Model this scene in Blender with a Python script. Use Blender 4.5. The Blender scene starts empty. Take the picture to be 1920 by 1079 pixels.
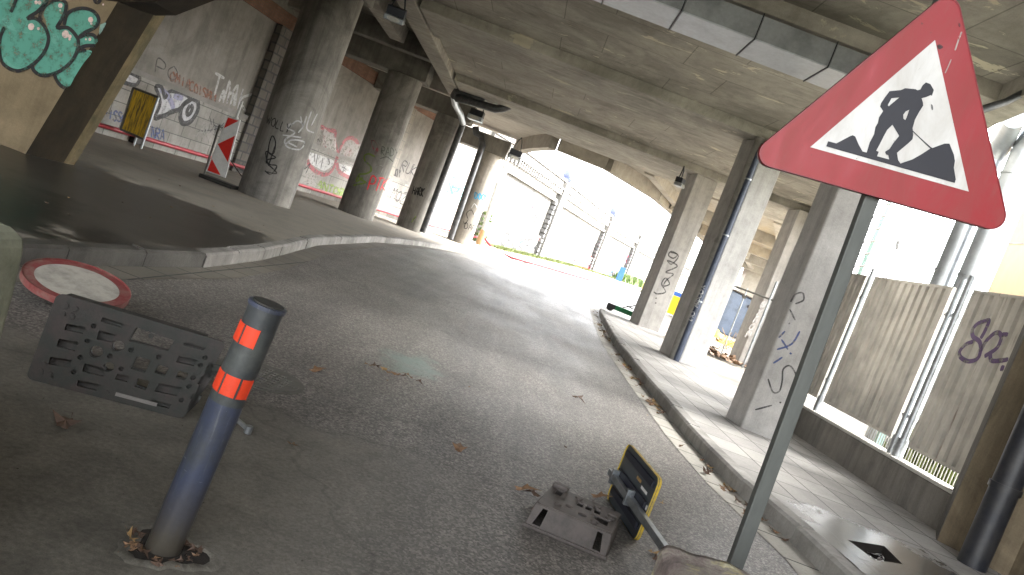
import bpy, bmesh, math, random
from mathutils import Vector
R = math.radians
sc = bpy.context.scene
C = sc.collection
# ------------------------------------------------------------------ camera
CAMZ, FPX, PITCH, ROLL = 1.5, 1442.0, R(3.8), R(20.9)
cam_d = bpy.data.cameras.new("camera"); cam = bpy.data.objects.new("camera", cam_d); C.objects.link(cam)
cam_d.sensor_width = 36.0; cam_d.lens = FPX * 36.0 / 1920.0
cam_d.clip_start = 0.05; cam_d.clip_end = 3000
from mathutils import Matrix
cam.matrix_world = Matrix.Translation((0, 0, CAMZ)) @ Matrix.Rotation(R(90) - PITCH, 4, 'X') @ Matrix.Rotation(ROLL, 4, 'Z')
sc.camera = cam
# ------------------------------------------------------------------ world, sun, exposure
SUN_EL, SUN_AZ = R(42), R(70)          # azimuth clockwise from +Y
w = bpy.data.worlds.new("World"); sc.world = w; w.use_nodes = True
nt = w.node_tree; nt.nodes.clear()
sky = nt.nodes.new('ShaderNodeTexSky'); sky.sky_type = 'NISHITA'; sky.sun_disc = False
sky.sun_elevation = SUN_EL; sky.sun_rotation = SUN_AZ; sky.dust_density = 4.0; sky.air_density = 1.0; sky.ozone_density = 1.0
bg = nt.nodes.new('ShaderNodeBackground'); bg.inputs[1].default_value = 0.15
hs = nt.nodes.new('ShaderNodeHueSaturation'); hs.inputs['Saturation'].default_value = 0.15
out = nt.nodes.new('ShaderNodeOutputWorld')
nt.links.new(sky.outputs[0], hs.inputs['Color']); nt.links.new(hs.outputs[0], bg.inputs[0]); nt.links.new(bg.outputs[0], out.inputs[0])
sd = bpy.data.lights.new("sun", 'SUN'); sd.energy = 0.5; sd.angle = R(50); sd.color = (1, .96, .9)
so = bpy.data.objects.new("sun", sd); C.objects.link(so)
sdir = Vector((math.sin(SUN_AZ) * math.cos(SUN_EL), math.cos(SUN_AZ) * math.cos(SUN_EL), math.sin(SUN_EL)))
so.rotation_euler = (-sdir).to_track_quat('-Z', 'Y').to_euler(); so.location = (30, -20, 40)
sc.view_settings.view_transform = 'Standard'; sc.view_settings.look = 'None'
sc.view_settings.exposure = 4.22; sc.view_settings.gamma = 1.0
sc.cycles.use_denoising = True
sc.cycles.max_bounces = 8; sc.cycles.diffuse_bounces = 6; sc.cycles.glossy_bounces = 4
sc.cycles.caustics_reflective = False; sc.cycles.caustics_refractive = False
sc.cycles.sample_clamp_indirect = 8
random.seed(7)

# ------------------------------------------------------------------ photo pixel -> ray (used to measure where marks lie on real surfaces)
def ray(x, y):
    dx, dy = x - 960.0, y - 539.5
    c, s = math.cos(ROLL), math.sin(ROLL)
    u = dx * c + dy * s; v = -dx * s + dy * c
    return Vector((u, FPX * math.cos(PITCH) - v * math.sin(PITCH), -FPX * math.sin(PITCH) - v * math.cos(PITCH)))
EYE = Vector((0, 0, CAMZ))
def at_z(x, y, z):
    r = ray(x, y); return EYE + r * ((z - CAMZ) / r.z)
def at_y(x, y, Y):
    r = ray(x, y); return EYE + r * (Y / r.y)

# ------------------------------------------------------------------ materials
def newmat(name):
    m = bpy.data.materials.new(name); m.use_nodes = True
    n = m.node_tree; b = n.nodes['Principled BSDF']; return m, n, b
def N(n, t, **k):
    o = n.nodes.new(t)
    for a, v in k.items():
        if a.startswith('i_'): o.inputs[a[2:]].default_value = v
        else: setattr(o, a, v)
    return o
def ramp(n, src, stops):
    r = n.nodes.new('ShaderNodeValToRGB'); e = r.color_ramp.elements
    e[0].position, e[0].color = stops[0][0], stops[0][1]
    e[1].position, e[1].color = stops[-1][0], stops[-1][1]
    for p, c in stops[1:-1]:
        q = e.new(p); q.color = c
    n.links.new(src, r.inputs[0]); return r.outputs[0]
def g(v): return (v, v, v, 1)
def mixc(n, a, b, fac, mode='MIX'):
    m = n.nodes.new('ShaderNodeMix'); m.data_type = 'RGBA'; m.blend_type = mode
    for sock, val in ((m.inputs[0], fac), (m.inputs[6], a), (m.inputs[7], b)):
        if hasattr(val, 'is_linked'): n.links.new(val, sock)
        else: sock.default_value = val
    return m.outputs[2]
def posn(n, scale=(1, 1, 1), rot=(0, 0, 0), coord='pos'):
    if coord == 'pos': src = n.nodes.new('ShaderNodeNewGeometry').outputs['Position']
    else: src = n.nodes.new('ShaderNodeTexCoord').outputs[coord]
    mp = n.nodes.new('ShaderNodeMapping'); mp.inputs['Scale'].default_value = scale; mp.inputs['Rotation'].default_value = rot
    n.links.new(src, mp.inputs[0]); return mp.outputs[0]
def noise(n, vec, scale, detail=6, rough=.6, dist=0):
    t = n.nodes.new('ShaderNodeTexNoise'); t.inputs['Scale'].default_value = scale; t.inputs['Detail'].default_value = detail
    t.inputs['Roughness'].default_value = rough; t.inputs['Distortion'].default_value = dist
    n.links.new(vec, t.inputs['Vector']); return t.outputs['Fac']
def bump(n, b, h, strength=.3, dist=.01, prev=None):
    bp = n.nodes.new('ShaderNodeBump'); bp.inputs['Strength'].default_value = strength; bp.inputs['Distance'].default_value = dist
    n.links.new(h, bp.inputs['Height'])
    if prev: n.links.new(prev, bp.inputs['Normal'])
    n.links.new(bp.outputs[0], b.inputs['Normal']); return bp.outputs[0]
def col(r, gg, b): return (r, gg, b, 1)

def concrete(name, c1, c2, streak=.5, boards=None, pale=0.0, grime=.0, rough=.85, scale=1.0, seams=None):
    if not any(k_ in name for k_ in ('tan', 'brown', 'stained', 'moss', 'soil')):   # these concretes are close to neutral grey
        def neu(c): a_ = (c[0] + c[1] + c[2]) / 3; return tuple(a_ + (x - a_) * .6 for x in c[:3]) + (1,)
        c1, c2 = neu(c1), neu(c2)
    m, n, b = newmat(name); p = posn(n)
    big = noise(n, p, .55 * scale, 6, .62, .4)
    base = mixc(n, c1, c2, ramp(n, big, [(.34, g(0)), (.66, g(1))]))
    mid = noise(n, p, 3.2 * scale, 8, .7)
    base = mixc(n, base, ramp(n, mid, [(.25, g(.55)), (.5, g(.95)), (.8, g(1.25))]), .55, 'MULTIPLY')
    fine = noise(n, p, 60, 4, .7)
    base = mixc(n, base, ramp(n, fine, [(.3, g(.75)), (.7, g(1.2))]), .45, 'MULTIPLY')
    if streak:
        sv = noise(n, posn(n, (5, 5, .28)), 1.0, 7, .7)
        base = mixc(n, base, ramp(n, sv, [(.36, g(.38)), (.55, g(1)), (.75, g(1.12))]), streak, 'MULTIPLY')
    if grime:
        gv = noise(n, posn(n, (.35, .35, .35)), 1.6, 8, .72, 1.2)
        base = mixc(n, base, ramp(n, gv, [(.40, g(.34)), (.54, g(1))]), grime, 'MULTIPLY')
    if pale:
        pv = noise(n, posn(n, (.9, 1.9, .9)), 1.1, 9, .68, .6)
        base = mixc(n, base, (c2[0] * 1.75, c2[1] * 1.7, c2[2] * 1.45, 1), ramp(n, pv, [(.615, g(0)), (.635, g(pale))]))
        dk = noise(n, posn(n, (2.0, 9.0, 2.0)), .9, 7, .7)
        base = mixc(n, base, ramp(n, dk, [(.33, g(.5)), (.42, g(1))]), .55, 'MULTIPLY')
    h = mid
    if seams:
        # construction joints of the form panels
        br = N(n, 'ShaderNodeTexBrick'); n.links.new(posn(n, (1, 1, 1)), br.inputs['Vector'])
        br.offset = 0.37; br.inputs['Scale'].default_value = 1; br.inputs['Brick Width'].default_value = seams[0]; br.inputs['Row Height'].default_value = seams[1]
        br.inputs['Mortar Size'].default_value = .012; br.inputs['Color1'].default_value = g(1); br.inputs['Color2'].default_value = g(.9); br.inputs['Mortar'].default_value = g(.42)
        br.inputs['Mortar Smooth'].default_value = .4
        base = mixc(n, base, br.outputs['Color'], .75, 'MULTIPLY')
    if boards:
        wv = noise(n, posn(n, boards), 1.0, 3, .5)
        base = mixc(n, base, ramp(n, wv, [(.3, g(.78)), (.7, g(1.12))]), .6, 'MULTIPLY')
    n.links.new(base, b.inputs['Base Color']); b.inputs['Roughness'].default_value = rough
    b.inputs['Specular IOR Level'].default_value = .3
    nb = bump(n, b, h, .35, .02); bump(n, b, fine, .35, .004, nb)
    return m
def plain(name, c, rough=.5, metal=0, wear=.3, wscale=6, wearcol=None, bumpy=.1, spec=.5, aniso=(1, 1, 1)):
    m, n, b = newmat(name); p = posn(n, aniso)
    v = noise(n, p, wscale, 8, .7)
    lo = tuple(x * (1 - wear) for x in c[:3]) + (1,)
    base = mixc(n, wearcol or lo, c, ramp(n, v, [(.36, g(0)), (.56, g(1))]))
    f = noise(n, p, wscale * 9, 4, .6)
    base = mixc(n, base, ramp(n, f, [(.3, g(.8)), (.7, g(1.12))]), .4, 'MULTIPLY')
    n.links.new(base, b.inputs['Base Color'])
    rr = n.nodes.new('ShaderNodeMapRange'); rr.inputs['To Min'].default_value = max(.05, rough - .12); rr.inputs['To Max'].default_value = min(1, rough + .15)
    n.links.new(v, rr.inputs[0]); n.links.new(rr.outputs[0], b.inputs['Roughness'])
    b.inputs['Metallic'].default_value = metal; b.inputs['Specular IOR Level'].default_value = spec
    if bumpy: bump(n, b, f, bumpy, .003)
    return m
def paint(name, c, alpha=.88, rough=.6):
    """spray paint that lets the surface show through where it is thin"""
    m, n, b = newmat(name); p = posn(n)
    v = noise(n, p, 9, 6, .7)
    b.inputs['Base Color'].default_value = c; b.inputs['Roughness'].default_value = rough
    n.links.new(ramp(n, v, [(.33, g(alpha * .35)), (.52, g(alpha))]), b.inputs['Alpha'])
    return m

M = {}
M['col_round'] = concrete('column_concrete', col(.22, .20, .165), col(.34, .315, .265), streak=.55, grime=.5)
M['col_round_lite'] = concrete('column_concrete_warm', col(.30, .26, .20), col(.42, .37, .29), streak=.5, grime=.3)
M['col_sq'] = concrete('square_column_concrete', col(.40, .38, .345), col(.52, .495, .455), streak=.3, scale=1.4)
M['cap'] = concrete('cap_concrete', col(.17, .155, .125), col(.28, .26, .21), streak=.4, grime=.5)
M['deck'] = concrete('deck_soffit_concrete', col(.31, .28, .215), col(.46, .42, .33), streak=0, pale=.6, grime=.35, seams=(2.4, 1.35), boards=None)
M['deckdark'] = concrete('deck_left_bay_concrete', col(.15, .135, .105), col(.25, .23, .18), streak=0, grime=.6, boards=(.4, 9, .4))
M['beam'] = concrete('beam_concrete', col(.33, .30, .235), col(.46, .425, .34), streak=.2, grime=.3, pale=.4, boards=(.5, 7, 7))
M['fardeck'] = concrete('far_deck_concrete', col(.36, .32, .25), col(.46, .42, .34), streak=0, grime=.2)
M['render'] = concrete('wall_render', col(.24, .215, .18), col(.34, .31, .265), streak=.3, grime=.3, scale=.7)
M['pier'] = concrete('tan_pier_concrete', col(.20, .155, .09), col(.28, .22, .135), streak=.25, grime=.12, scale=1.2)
M['pieredge'] = concrete('mossy_tan_edge', col(.07, .065, .03), col(.20, .15, .08), streak=.3, grime=.3, scale=3)
M['sidewall'] = concrete('brown_side_wall', col(.16, .13, .085), col(.24, .19, .125), streak=.5, grime=.5, scale=1.2)
M['pierdark'] = concrete('stained_pier_concrete', col(.014, .010, .005), col(.036, .026, .012), streak=.6, grime=.2, scale=1.5)  # near-black brown for the pier's road-facing side and the haunch
M['ledge'] = concrete('wall_ledge_concrete', col(.20, .19, .17), col(.33, .31, .28), streak=0)
M['plinth'] = concrete('plinth_concrete', col(.17, .15, .12), col(.25, .225, .185), streak=.5, grime=.3)
M['plinthtop'] = concrete('plinth_coping', col(.45, .42, .36), col(.6, .57, .5), streak=0)
M['barrier'] = concrete('mossy_barrier_concrete', col(.16, .17, .12), col(.31, .31, .24), streak=.3, grime=.4, scale=4)

def stone_barrier():
    m, n, b = newmat('lichen_stone'); p = posn(n)
    v = noise(n, p, 11, 8, .65, .3)
    base = ramp(n, v, [(.3, col(.06, .05, .045)), (.45, col(.15, .12, .11)), (.55, col(.2, .18, .15)), (.62, col(.3, .27, .15)), (.72, col(.42, .4, .3))])
    f = noise(n, p, 120, 4, .7)
    base = mixc(n, base, ramp(n, f, [(.3, g(.6)), (.7, g(1.3))]), .6, 'MULTIPLY')
    n.links.new(base, b.inputs['Base Color']); b.inputs['Roughness'].default_value = .9
    bump(n, b, v, .9, .02)
    return m
M['stone'] = stone_barrier()

def asphalt():
    m, n, b = newmat('asphalt'); p = posn(n)
    v1 = N(n, 'ShaderNodeTexVoronoi'); v1.inputs['Scale'].default_value = 75; n.links.new(p, v1.inputs['Vector'])
    agg = ramp(n, v1.outputs['Color'], [(.1, g(.055)), (.5, g(.115)), (.9, g(.25))])
    fine = noise(n, p, 190, 5, .8)
    agg = mixc(n, agg, ramp(n, fine, [(.36, g(.45)), (.5, g(.95)), (.64, g(1.6))]), .8, 'MULTIPLY')
    mid_ = noise(n, p, 22, 5, .75)
    agg = mixc(n, agg, ramp(n, mid_, [(.35, g(.8)), (.65, g(1.2))]), .6, 'MULTIPLY')
    warm = mixc(n, agg, col(1.06, .98, .88), 1.0, 'MULTIPLY')
    big = noise(n, posn(n, (1, .35, 1)), .9, 7, .65, .5)
    base = mixc(n, warm, ramp(n, big, [(.32, g(.62)), (.52, g(1)), (.72, g(1.25))]), .8, 'MULTIPLY')
    # older, smoother patch close to the barrier: y below a slightly wandering joint
    sx = N(n, 'ShaderNodeSeparateXYZ'); n.links.new(p, sx.inputs[0])
    wob = noise(n, p, 1.8, 4, .6)
    mm = N(n, 'ShaderNodeMath', operation='MULTIPLY_ADD'); n.links.new(wob, mm.inputs[0]); mm.inputs[1].default_value = .55
    mx = N(n, 'ShaderNodeMath', operation='MULTIPLY_ADD'); n.links.new(sx.outputs['X'], mx.inputs[0]); mx.inputs[1].default_value = -.18; n.links.new(sx.outputs['Y'], mx.inputs[2])
    n.links.new(mx.outputs[0], mm.inputs[2])
    patch = ramp(n, N2(n, mm.outputs[0], 4.8, 5.12), [(0, g(1)), (1, g(0))])
    right = ramp(n, N2(n, sx.outputs['X'], -.75, .45), [(0, g(1)), (1, g(0))])
    pm = N(n, 'ShaderNodeMath', operation='MULTIPLY'); n.links.new(patch, pm.inputs[0]); n.links.new(right, pm.inputs[1])
    sm = noise(n, p, 40, 6, .7)
    smooth = mixc(n, col(.09, .083, .068), col(.16, .151, .127), ramp(n, sm, [(.35, g(0)), (.65, g(1))]))
    st = noise(n, p, 3.5, 8, .7, .6)
    smooth = mixc(n, smooth, ramp(n, st, [(.35, g(.55)), (.6, g(1.15))]), .7, 'MULTIPLY')
    base = mixc(n, base, mixc(n, smooth, ramp(n, fine, [(.36, g(.6)), (.5, g(1)), (.64, g(1.4))]), .7, 'MULTIPLY'), pm.outputs[0])
    joint = ramp(n, N2(n, mm.outputs[0], 4.90, 5.02), [(0, g(1)), (.42, g(.9)), (.5, g(.45)), (.58, g(.9)), (1, g(1))])
    base = mixc(n, base, joint, .8, 'MULTIPLY')
    # greenish spilled paint
    d = N(n, 'ShaderNodeVectorMath', operation='DISTANCE'); mp = posn(n, (1, .62, 1), (0, 0, R(-28)))
    n.links.new(mp, d.inputs[0]); d.inputs[1].default_value = Matrix.Rotation(R(-28), 3, 'Z') @ Vector((-.62, 7.2 * .62, 0))
    ad = N(n, 'ShaderNodeMath', operation='MULTIPLY_ADD'); n.links.new(noise(n, p, 3, 8, .75), ad.inputs[0]); ad.inputs[1].default_value = 1.3; n.links.new(d.outputs['Value'], ad.inputs[2])
    sp = ramp(n, ad.outputs[0], [(.75, g(.75)), (1.2, g(0))])
    base = mixc(n, base, col(.12, .17, .15), sp)
    cr = N(n, 'ShaderNodeTexVoronoi', feature='DISTANCE_TO_EDGE'); cr.inputs['Scale'].default_value = .32
    dn = N(n, 'ShaderNodeTexNoise'); dn.inputs['Scale'].default_value = 2.5; n.links.new(p, dn.inputs['Vector'])
    n.links.new(mixc(n, p, dn.outputs['Color'], .35, 'LINEAR_LIGHT'), cr.inputs['Vector'])
    base = mixc(n, base, ramp(n, cr.outputs['Distance'], [(.002, g(.45)), (.008, g(1))]), .5, 'MULTIPLY')
    trk = noise(n, posn(n, (1.5, .07, 1)), 1, 4, .6)
    base = mixc(n, base, ramp(n, trk, [(.36, g(.72)), (.6, g(1.12))]), .7, 'MULTIPLY')
    oil = noise(n, p, 2.3, 6, .6, .3)
    base = mixc(n, base, ramp(n, oil, [(.66, g(1)), (.74, g(.45))]), .8, 'MULTIPLY')
    n.links.new(base, b.inputs['Base Color'])
    wet = noise(n, posn(n, (.8, .4, 1)), .8, 6, .6)
    n.links.new(ramp(n, wet, [(.35, g(.5)), (.65, g(.64))]), b.inputs['Roughness'])
    b.inputs['Specular IOR Level'].default_value = .5
    hh = mixc(n, v1.outputs['Color'], g(.3), pm.outputs[0])
    nb = bump(n, b, hh, .8, .008); bump(n, b, big, .2, .03, nb)
    return m
def N2(n, src, a, b_):  # map range
    r = n.nodes.new('ShaderNodeMapRange'); r.inputs['From Min'].default_value = a; r.inputs['From Max'].default_value = b_; n.links.new(src, r.inputs[0]); return r.outputs[0]
M['asphalt'] = asphalt()

def paving(name, c1, c2, bw, rh, rot, wet=.0, mort=.01, msize=.008, offset=0., damp=None, wetr=.3):
    m, n, b = newmat(name); p = posn(n)
    v = posn(n, (1, 1, 1), (0, 0, rot))
    br = N(n, 'ShaderNodeTexBrick'); br.offset = offset; n.links.new(v, br.inputs['Vector']); br.inputs['Scale'].default_value = 1
    br.inputs['Brick Width'].default_value = bw; br.inputs['Row Height'].default_value = rh; br.inputs['Mortar Size'].default_value = msize
    br.inputs['Color1'].default_value = c1; br.inputs['Color2'].default_value = c2; br.inputs['Mortar'].default_value = g(.03); br.inputs['Mortar Smooth'].default_value = .3
    base = br.outputs['Color']
    f = noise(n, p, 45, 5, .7); k = noise(n, p, 1.3, 8, .7, .5)
    base = mixc(n, base, ramp(n, k, [(.34, g(.5)), (.52, g(1)), (.7, g(1.15))]), .7, 'MULTIPLY')
    base = mixc(n, base, ramp(n, f, [(.3, g(.7)), (.7, g(1.2))]), .55, 'MULTIPLY')
    rgh = ramp(n, k, [(.3, g(.55)), (.6, g(.9))])
    if damp:
        # water lying on the flags: (centre, radii)
        for (cx, cy, rx, ry) in damp:
            d = N(n, 'ShaderNodeVectorMath', operation='LENGTH'); mp = n.nodes.new('ShaderNodeMapping'); mp.inputs['Location'].default_value = (-cx / rx, -cy / ry, 0); mp.inputs['Scale'].default_value = (1 / rx, 1 / ry, 0)
            n.links.new(p, mp.inputs[0]); n.links.new(mp.outputs[0], d.inputs[0])
            ad = N(n, 'ShaderNodeMath', operation='MULTIPLY_ADD'); n.links.new(noise(n, p, 1.7, 8, .65, .4), ad.inputs[0]); ad.inputs[1].default_value = 1.1; n.links.new(d.outputs['Value'], ad.inputs[2])
            mk = ramp(n, ad.outputs[0], [(1.30 / 2, g(1)), (1.42 / 2, g(0))]) if False else None
            sc_ = N(n, 'ShaderNodeMath', operation='MULTIPLY'); n.links.new(ad.outputs[0], sc_.inputs[0]); sc_.inputs[1].default_value = .5
            mk = ramp(n, sc_.outputs[0], [(.66, g(1)), (.72, g(.85)), (.74, g(.25)), (.80, g(0))])
            base = mixc(n, base, mixc(n, base, g(.17 if wetr > .25 else .42), 1.0, 'MULTIPLY'), mk)
            rgh = mixc(n, rgh, g(wetr), mk)
    n.links.new(base, b.inputs['Base Color']); n.links.new(rgh, b.inputs['Roughness'])
    nb = bump(n, b, br.outputs['Fac'], -.6, .006); bump(n, b, f, .3, .003, nb)
    return m
M['flags'] = paving('paving_flags', col(.28, .27, .25), col(.38, .365, .34), .62, .42, R(88), damp=[(3.7, 5.9, .95, 1.2)], wetr=.2)
M['leftwalk'] = paving('left_pavement', col(.26, .235, .195), col(.28, .255, .21), 40, 40, 0, msize=.001, damp=[(-5.4, 8.6, 2.9, 3.6), (-7.2, 4.8, 4.5, 4.0)], wetr=.38)
M['gutter'] = paving('gutter_slabs', col(.3, .285, .25), col(.4, .38, .33), 3.0, .5, 0, msize=.012)
M['gritmat'] = plain('grey_grit', col(.12, .11, .095), .8, 0, .5, 90)
M['gutterdark'] = paving('dark_gutter_slabs', col(.13, .12, .095), col(.17, .155, .125), 3.0, .5, 0, msize=.012)
M['kerb'] = concrete('kerb_stone', col(.2, .185, .16), col(.36, .34, .30), streak=.3, grime=.3, scale=2)
M['kerbwet'] = concrete('wet_kerb_stone', col(.05, .046, .038), col(.12, .11, .09), streak=.3, grime=.5, scale=2, rough=.4)
M['dirt'] = concrete('bare_dirt', col(.2, .17, .12), col(.32, .28, .21), streak=0, grime=.4, scale=2)
M['ground'] = concrete('ground_soil', col(.18, .18, .14), col(.26, .26, .2), streak=0, grime=.3)

def blocks(name, c1, c2, bw, rh, mort, msize=.012, streak=.4, bumpd=.01):
    """coursed masonry, UV laid out in metres along the wall"""
    m, n, b = newmat(name); p = posn(n)
    uv = n.nodes.new('ShaderNodeTexCoord').outputs['UV']
    br = N(n, 'ShaderNodeTexBrick'); n.links.new(uv, br.inputs['Vector']); br.inputs['Scale'].default_value = 1; br.offset = .5
    br.inputs['Brick Width'].default_value = bw; br.inputs['Row Height'].default_value = rh; br.inputs['Mortar Size'].default_value = msize
    br.inputs['Color1'].default_value = c1; br.inputs['Color2'].default_value = c2; br.inputs['Mortar'].default_value = mort; br.inputs['Mortar Smooth'].default_value = .2
    base = br.outputs['Color']
    k = noise(n, p, 1.1, 8, .7, .5); f = noise(n, p, 30, 5, .7)
    base = mixc(n, base, ramp(n, k, [(.34, g(.5)), (.55, g(1)), (.7, g(1.15))]), .6, 'MULTIPLY')
    base = mixc(n, base, ramp(n, f, [(.3, g(.7)), (.7, g(1.2))]), .5, 'MULTIPLY')
    sv = noise(n, posn(n, (4, 4, .3)), 1.0, 7, .7)
    base = mixc(n, base, ramp(n, sv, [(.36, g(.45)), (.55, g(1))]), streak, 'MULTIPLY')
    n.links.new(base, b.inputs['Base Color']); b.inputs['Roughness'].default_value = .88
    nb = bump(n, b, br.outputs['Fac'], -.7, bumpd); bump(n, b, f, .4, .006, nb)
    return m
M['blockband'] = blocks('pale_block_courses', col(.30, .29, .265), col(.39, .375, .345), .95, .35, g(.10))
M['brick'] = blocks('orange_brick', col(.20, .095, .06), col(.26, .125, .08), .22, .07, col(.16, .12, .09))
M['darkstone'] = blocks('dark_pier_stone', col(.12, .11, .095), col(.18, .165, .145), .42, .30, g(.08), .03, bumpd=.03)
M['palestone'] = blocks('pale_pier_stone', col(.3, .28, .24), col(.36, .335, .29), .8, .4, g(.2))
M['outwall'] = blocks('weathered_outer_wall', col(.20, .195, .18), col(.25, .24, .22), 1.2, .4, g(.12), .012, .4)
M['quoin'] = concrete('grey_quoin_stone', col(.13, .13, .13), col(.24, .24, .235), streak=0)
M['tile'] = blocks('grey_blockwork_column', col(.42, .41, .385), col(.5, .49, .46), .5, .25, g(.16), .01, .2)

M['galv'] = plain('galvanised_steel', col(.42, .45, .47), .38, .9, .35, 5)
M['post'] = plain('grey_sign_post', col(.105, .112, .105), .55, .5, .3, 4, aniso=(1, 1, .3))
M['duct'] = plain('sheet_metal_duct', col(.50, .53, .55), .42, .6, .2, 2)
M['duct_shade'] = plain('sheet_metal_duct_shaded', col(.30, .32, .33), .45, .6, .3, 2)  # darker copy of the duct metal: shade of the near side put into colour
M['silver'] = plain('silver_pipe', col(.42, .45, .48), .38, .7, .12, 2, bumpy=0)
M['blackpipe'] = plain('black_drain_pipe', col(.035, .038, .042), .38, 0, .4, 5, wearcol=col(.09, .09, .09))
M['darkpipe'] = plain('near_black_pipe', col(.012, .014, .02), .4, 0, .3, 5, wearcol=col(.03, .03, .032))
M['bluepipe'] = plain('dark_blue_drain_pipe', col(.05, .065, .10), .38, 0, .3, 5)
M['greypipe'] = plain('grey_gutter_pipe', col(.30, .29, .265), .5, .2, .3, 5)
M['red'] = plain('sign_red', col(.34, .014, .020), .45, 0, .15, 3, bumpy=.03)
M['redrim'] = plain('sign_rim_dark_red', col(.2, .012, .018), .35, 0, .3, 8)
M['white'] = plain('sign_white', col(.60, .60, .59), .5, 0, .1, 4, bumpy=.03)
def signmat(name, c, dirt, amt):
    m, n, b = newmat(name); p = posn(n)
    a = noise(n, posn(n, (3, 3, 1.2)), 2.2, 8, .7, .5); f = noise(n, posn(n, (30, 30, 6)), 1, 6, .7); sp = noise(n, p, 45, 3, .6)
    base = mixc(n, c, dirt, ramp(n, a, [(.42, g(0)), (.68, g(amt))]))
    base = mixc(n, base, dirt, ramp(n, f, [(.56, g(0)), (.72, g(amt * .7))]))
    base = mixc(n, base, (dirt[0] * .35, dirt[1] * .35, dirt[2] * .3, 1), ramp(n, sp, [(.70, g(0)), (.74, g(.7))]))
    n.links.new(base, b.inputs['Base Color']); n.links.new(ramp(n, a, [(.3, g(.34)), (.7, g(.62))]), b.inputs['Roughness'])
    bump(n, b, noise(n, p, 5, 2, .5), .12, .02)
    return m
M['red'] = signmat("sign_red_sheeting", col(.27, .010, .016), col(.21, .05, .045), .6)
M['white'] = signmat('sign_white_sheeting', col(.60, .60, .59), col(.36, .34, .30), .55)
M['black'] = plain('sign_black', col(.011, .012, .02), .5, 0, .2, 4, bumpy=.02)
M['rubber'] = plain('dark_recycled_plastic', col(.03, .032, .028), .6, 0, .45, 9, wearcol=col(.045, .036, .033), bumpy=.4, spec=.3)
M['rubber2'] = plain('brown_recycled_plastic', col(.075, .063, .056), .6, 0, .45, 9, bumpy=.5)
def bollardmat():
    m, n, b = newmat('scuffed_blue_grey_bollard'); p = posn(n)
    a = noise(n, posn(n, (1, 1, .35)), 6, 8, .7); f = noise(n, p, 60, 4, .7)
    base = mixc(n, col(.045, .049, .054), col(.042, .050, .080), ramp(n, a, [(.40, g(0)), (.56, g(1))]))
    sc1 = noise(n, posn(n, (14, 14, 60), (.5, .2, 0)), 1, 5, .7)
    base = mixc(n, base, col(.22, .23, .25), ramp(n, sc1, [(.665, g(0)), (.69, g(.8))]))
    sc2 = noise(n, posn(n, (60, 60, 5)), 1, 5, .7)
    base = mixc(n, base, col(.11, .115, .125), ramp(n, sc2, [(.58, g(0)), (.66, g(.6))]))
    sx = N(n, 'ShaderNodeSeparateXYZ'); n.links.new(p, sx.inputs[0])
    ad = N(n, 'ShaderNodeMath', operation='MULTIPLY_ADD'); n.links.new(a, ad.inputs[0]); ad.inputs[1].default_value = -.35; n.links.new(sx.outputs['Z'], ad.inputs[2])
    base = mixc(n, base, col(.055, .048, .036), ramp(n, N2(n, ad.outputs[0], -.16, .10), [(0, g(.95)), (1, g(0))]))
    base = mixc(n, base, ramp(n, f, [(.3, g(.75)), (.7, g(1.2))]), .5, 'MULTIPLY')
    n.links.new(base, b.inputs['Base Color']); n.links.new(ramp(n, a, [(.3, g(.5)), (.6, g(.3))]), b.inputs['Roughness'])
    bump(n, b, a, .25, .008); return m
M['bollard'] = bollardmat() if True else plain('grey_blue_bollard', col(.042, .052, .10), .36, 0, .35, 4, wearcol=col(.055, .06, .062), aniso=(1, 1, .35), bumpy=.15)
M['sleeve'] = plain('dark_bollard_sleeve', col(.034, .038, .04), .45, 0, .35, 6, wearcol=col(.07, .075, .07))
M['orange'] = plain('orange_reflector', col(.66, .05, .014), .5, 0, .12, 20, bumpy=0)
M['yellow'] = plain('yellow_edge', col(.55, .38, .03), .45, 0, .4, 12, wearcol=col(.25, .2, .08))
M['signback'] = plain('grey_black_sign_back', col(.05, .058, .065), .4, .2, .3, 6)
M['discred'] = plain('dusty_red', col(.20, .05, .048), .65, 0, .3, 6, wearcol=col(.22, .13, .11), spec=.2)
M['discwhite'] = plain('dusty_white', col(.42, .40, .35), .6, 0, .35, 7)
M['leaf'] = plain('dry_leaf', col(.20, .115, .06), .7, 0, .45, 25)
M['leafb'] = plain('dark_leaf', col(.085, .05, .032), .7, 0, .4, 25)
M['leafy'] = plain('yellow_leaf', col(.33, .21, .09), .65, 0, .4, 25)
M['iron'] = plain('cast_iron', col(.13, .125, .11), .6, .3, .3, 20, bumpy=.5)
M['hose'] = plain('red_hose', col(.40, .035, .05), .45, 0, .3, 5)
M['yelpanel'] = plain('scratched_yellow_panel', col(.75, .48, .015), .5, 0, .75, 3.5, wearcol=col(.05, .04, .01), aniso=(7, 7, .6))
M['retrored'] = plain('retroreflective_red', col(.75, .03, .02), .4, 0, .1, 6)
M['retrowhite'] = plain('retroreflective_white', col(.78, .78, .75), .4, 0, .15, 6)
M['lampbody'] = plain('floodlight_housing', col(.025, .028, .035), .4, .3, .3, 6)
M['lampglass'] = plain('floodlight_glass', col(.6, .6, .56), .15, 0, .2, 8)
M['scooter'] = plain('green_scooter', col(.02, .16, .06), .35, 0, .3, 8)
M['tyre'] = plain('tyre_rubber', col(.03, .03, .03), .7, 0, .2, 8)
M['tank'] = plain('blue_grey_container', col(.13, .18, .27), .5, 0, .3, 1.5)
M['tarp'] = plain('yellow_tarp', col(.7, .42, .05), .5, 0, .3, 4)
M['blue'] = plain('blue_plastic', col(.03, .13, .5), .5, 0, .2, 3)
M['bright_yellow'] = plain('bright_yellow_plastic', col(.85, .62, .02), .5, 0, .15, 3)
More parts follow.
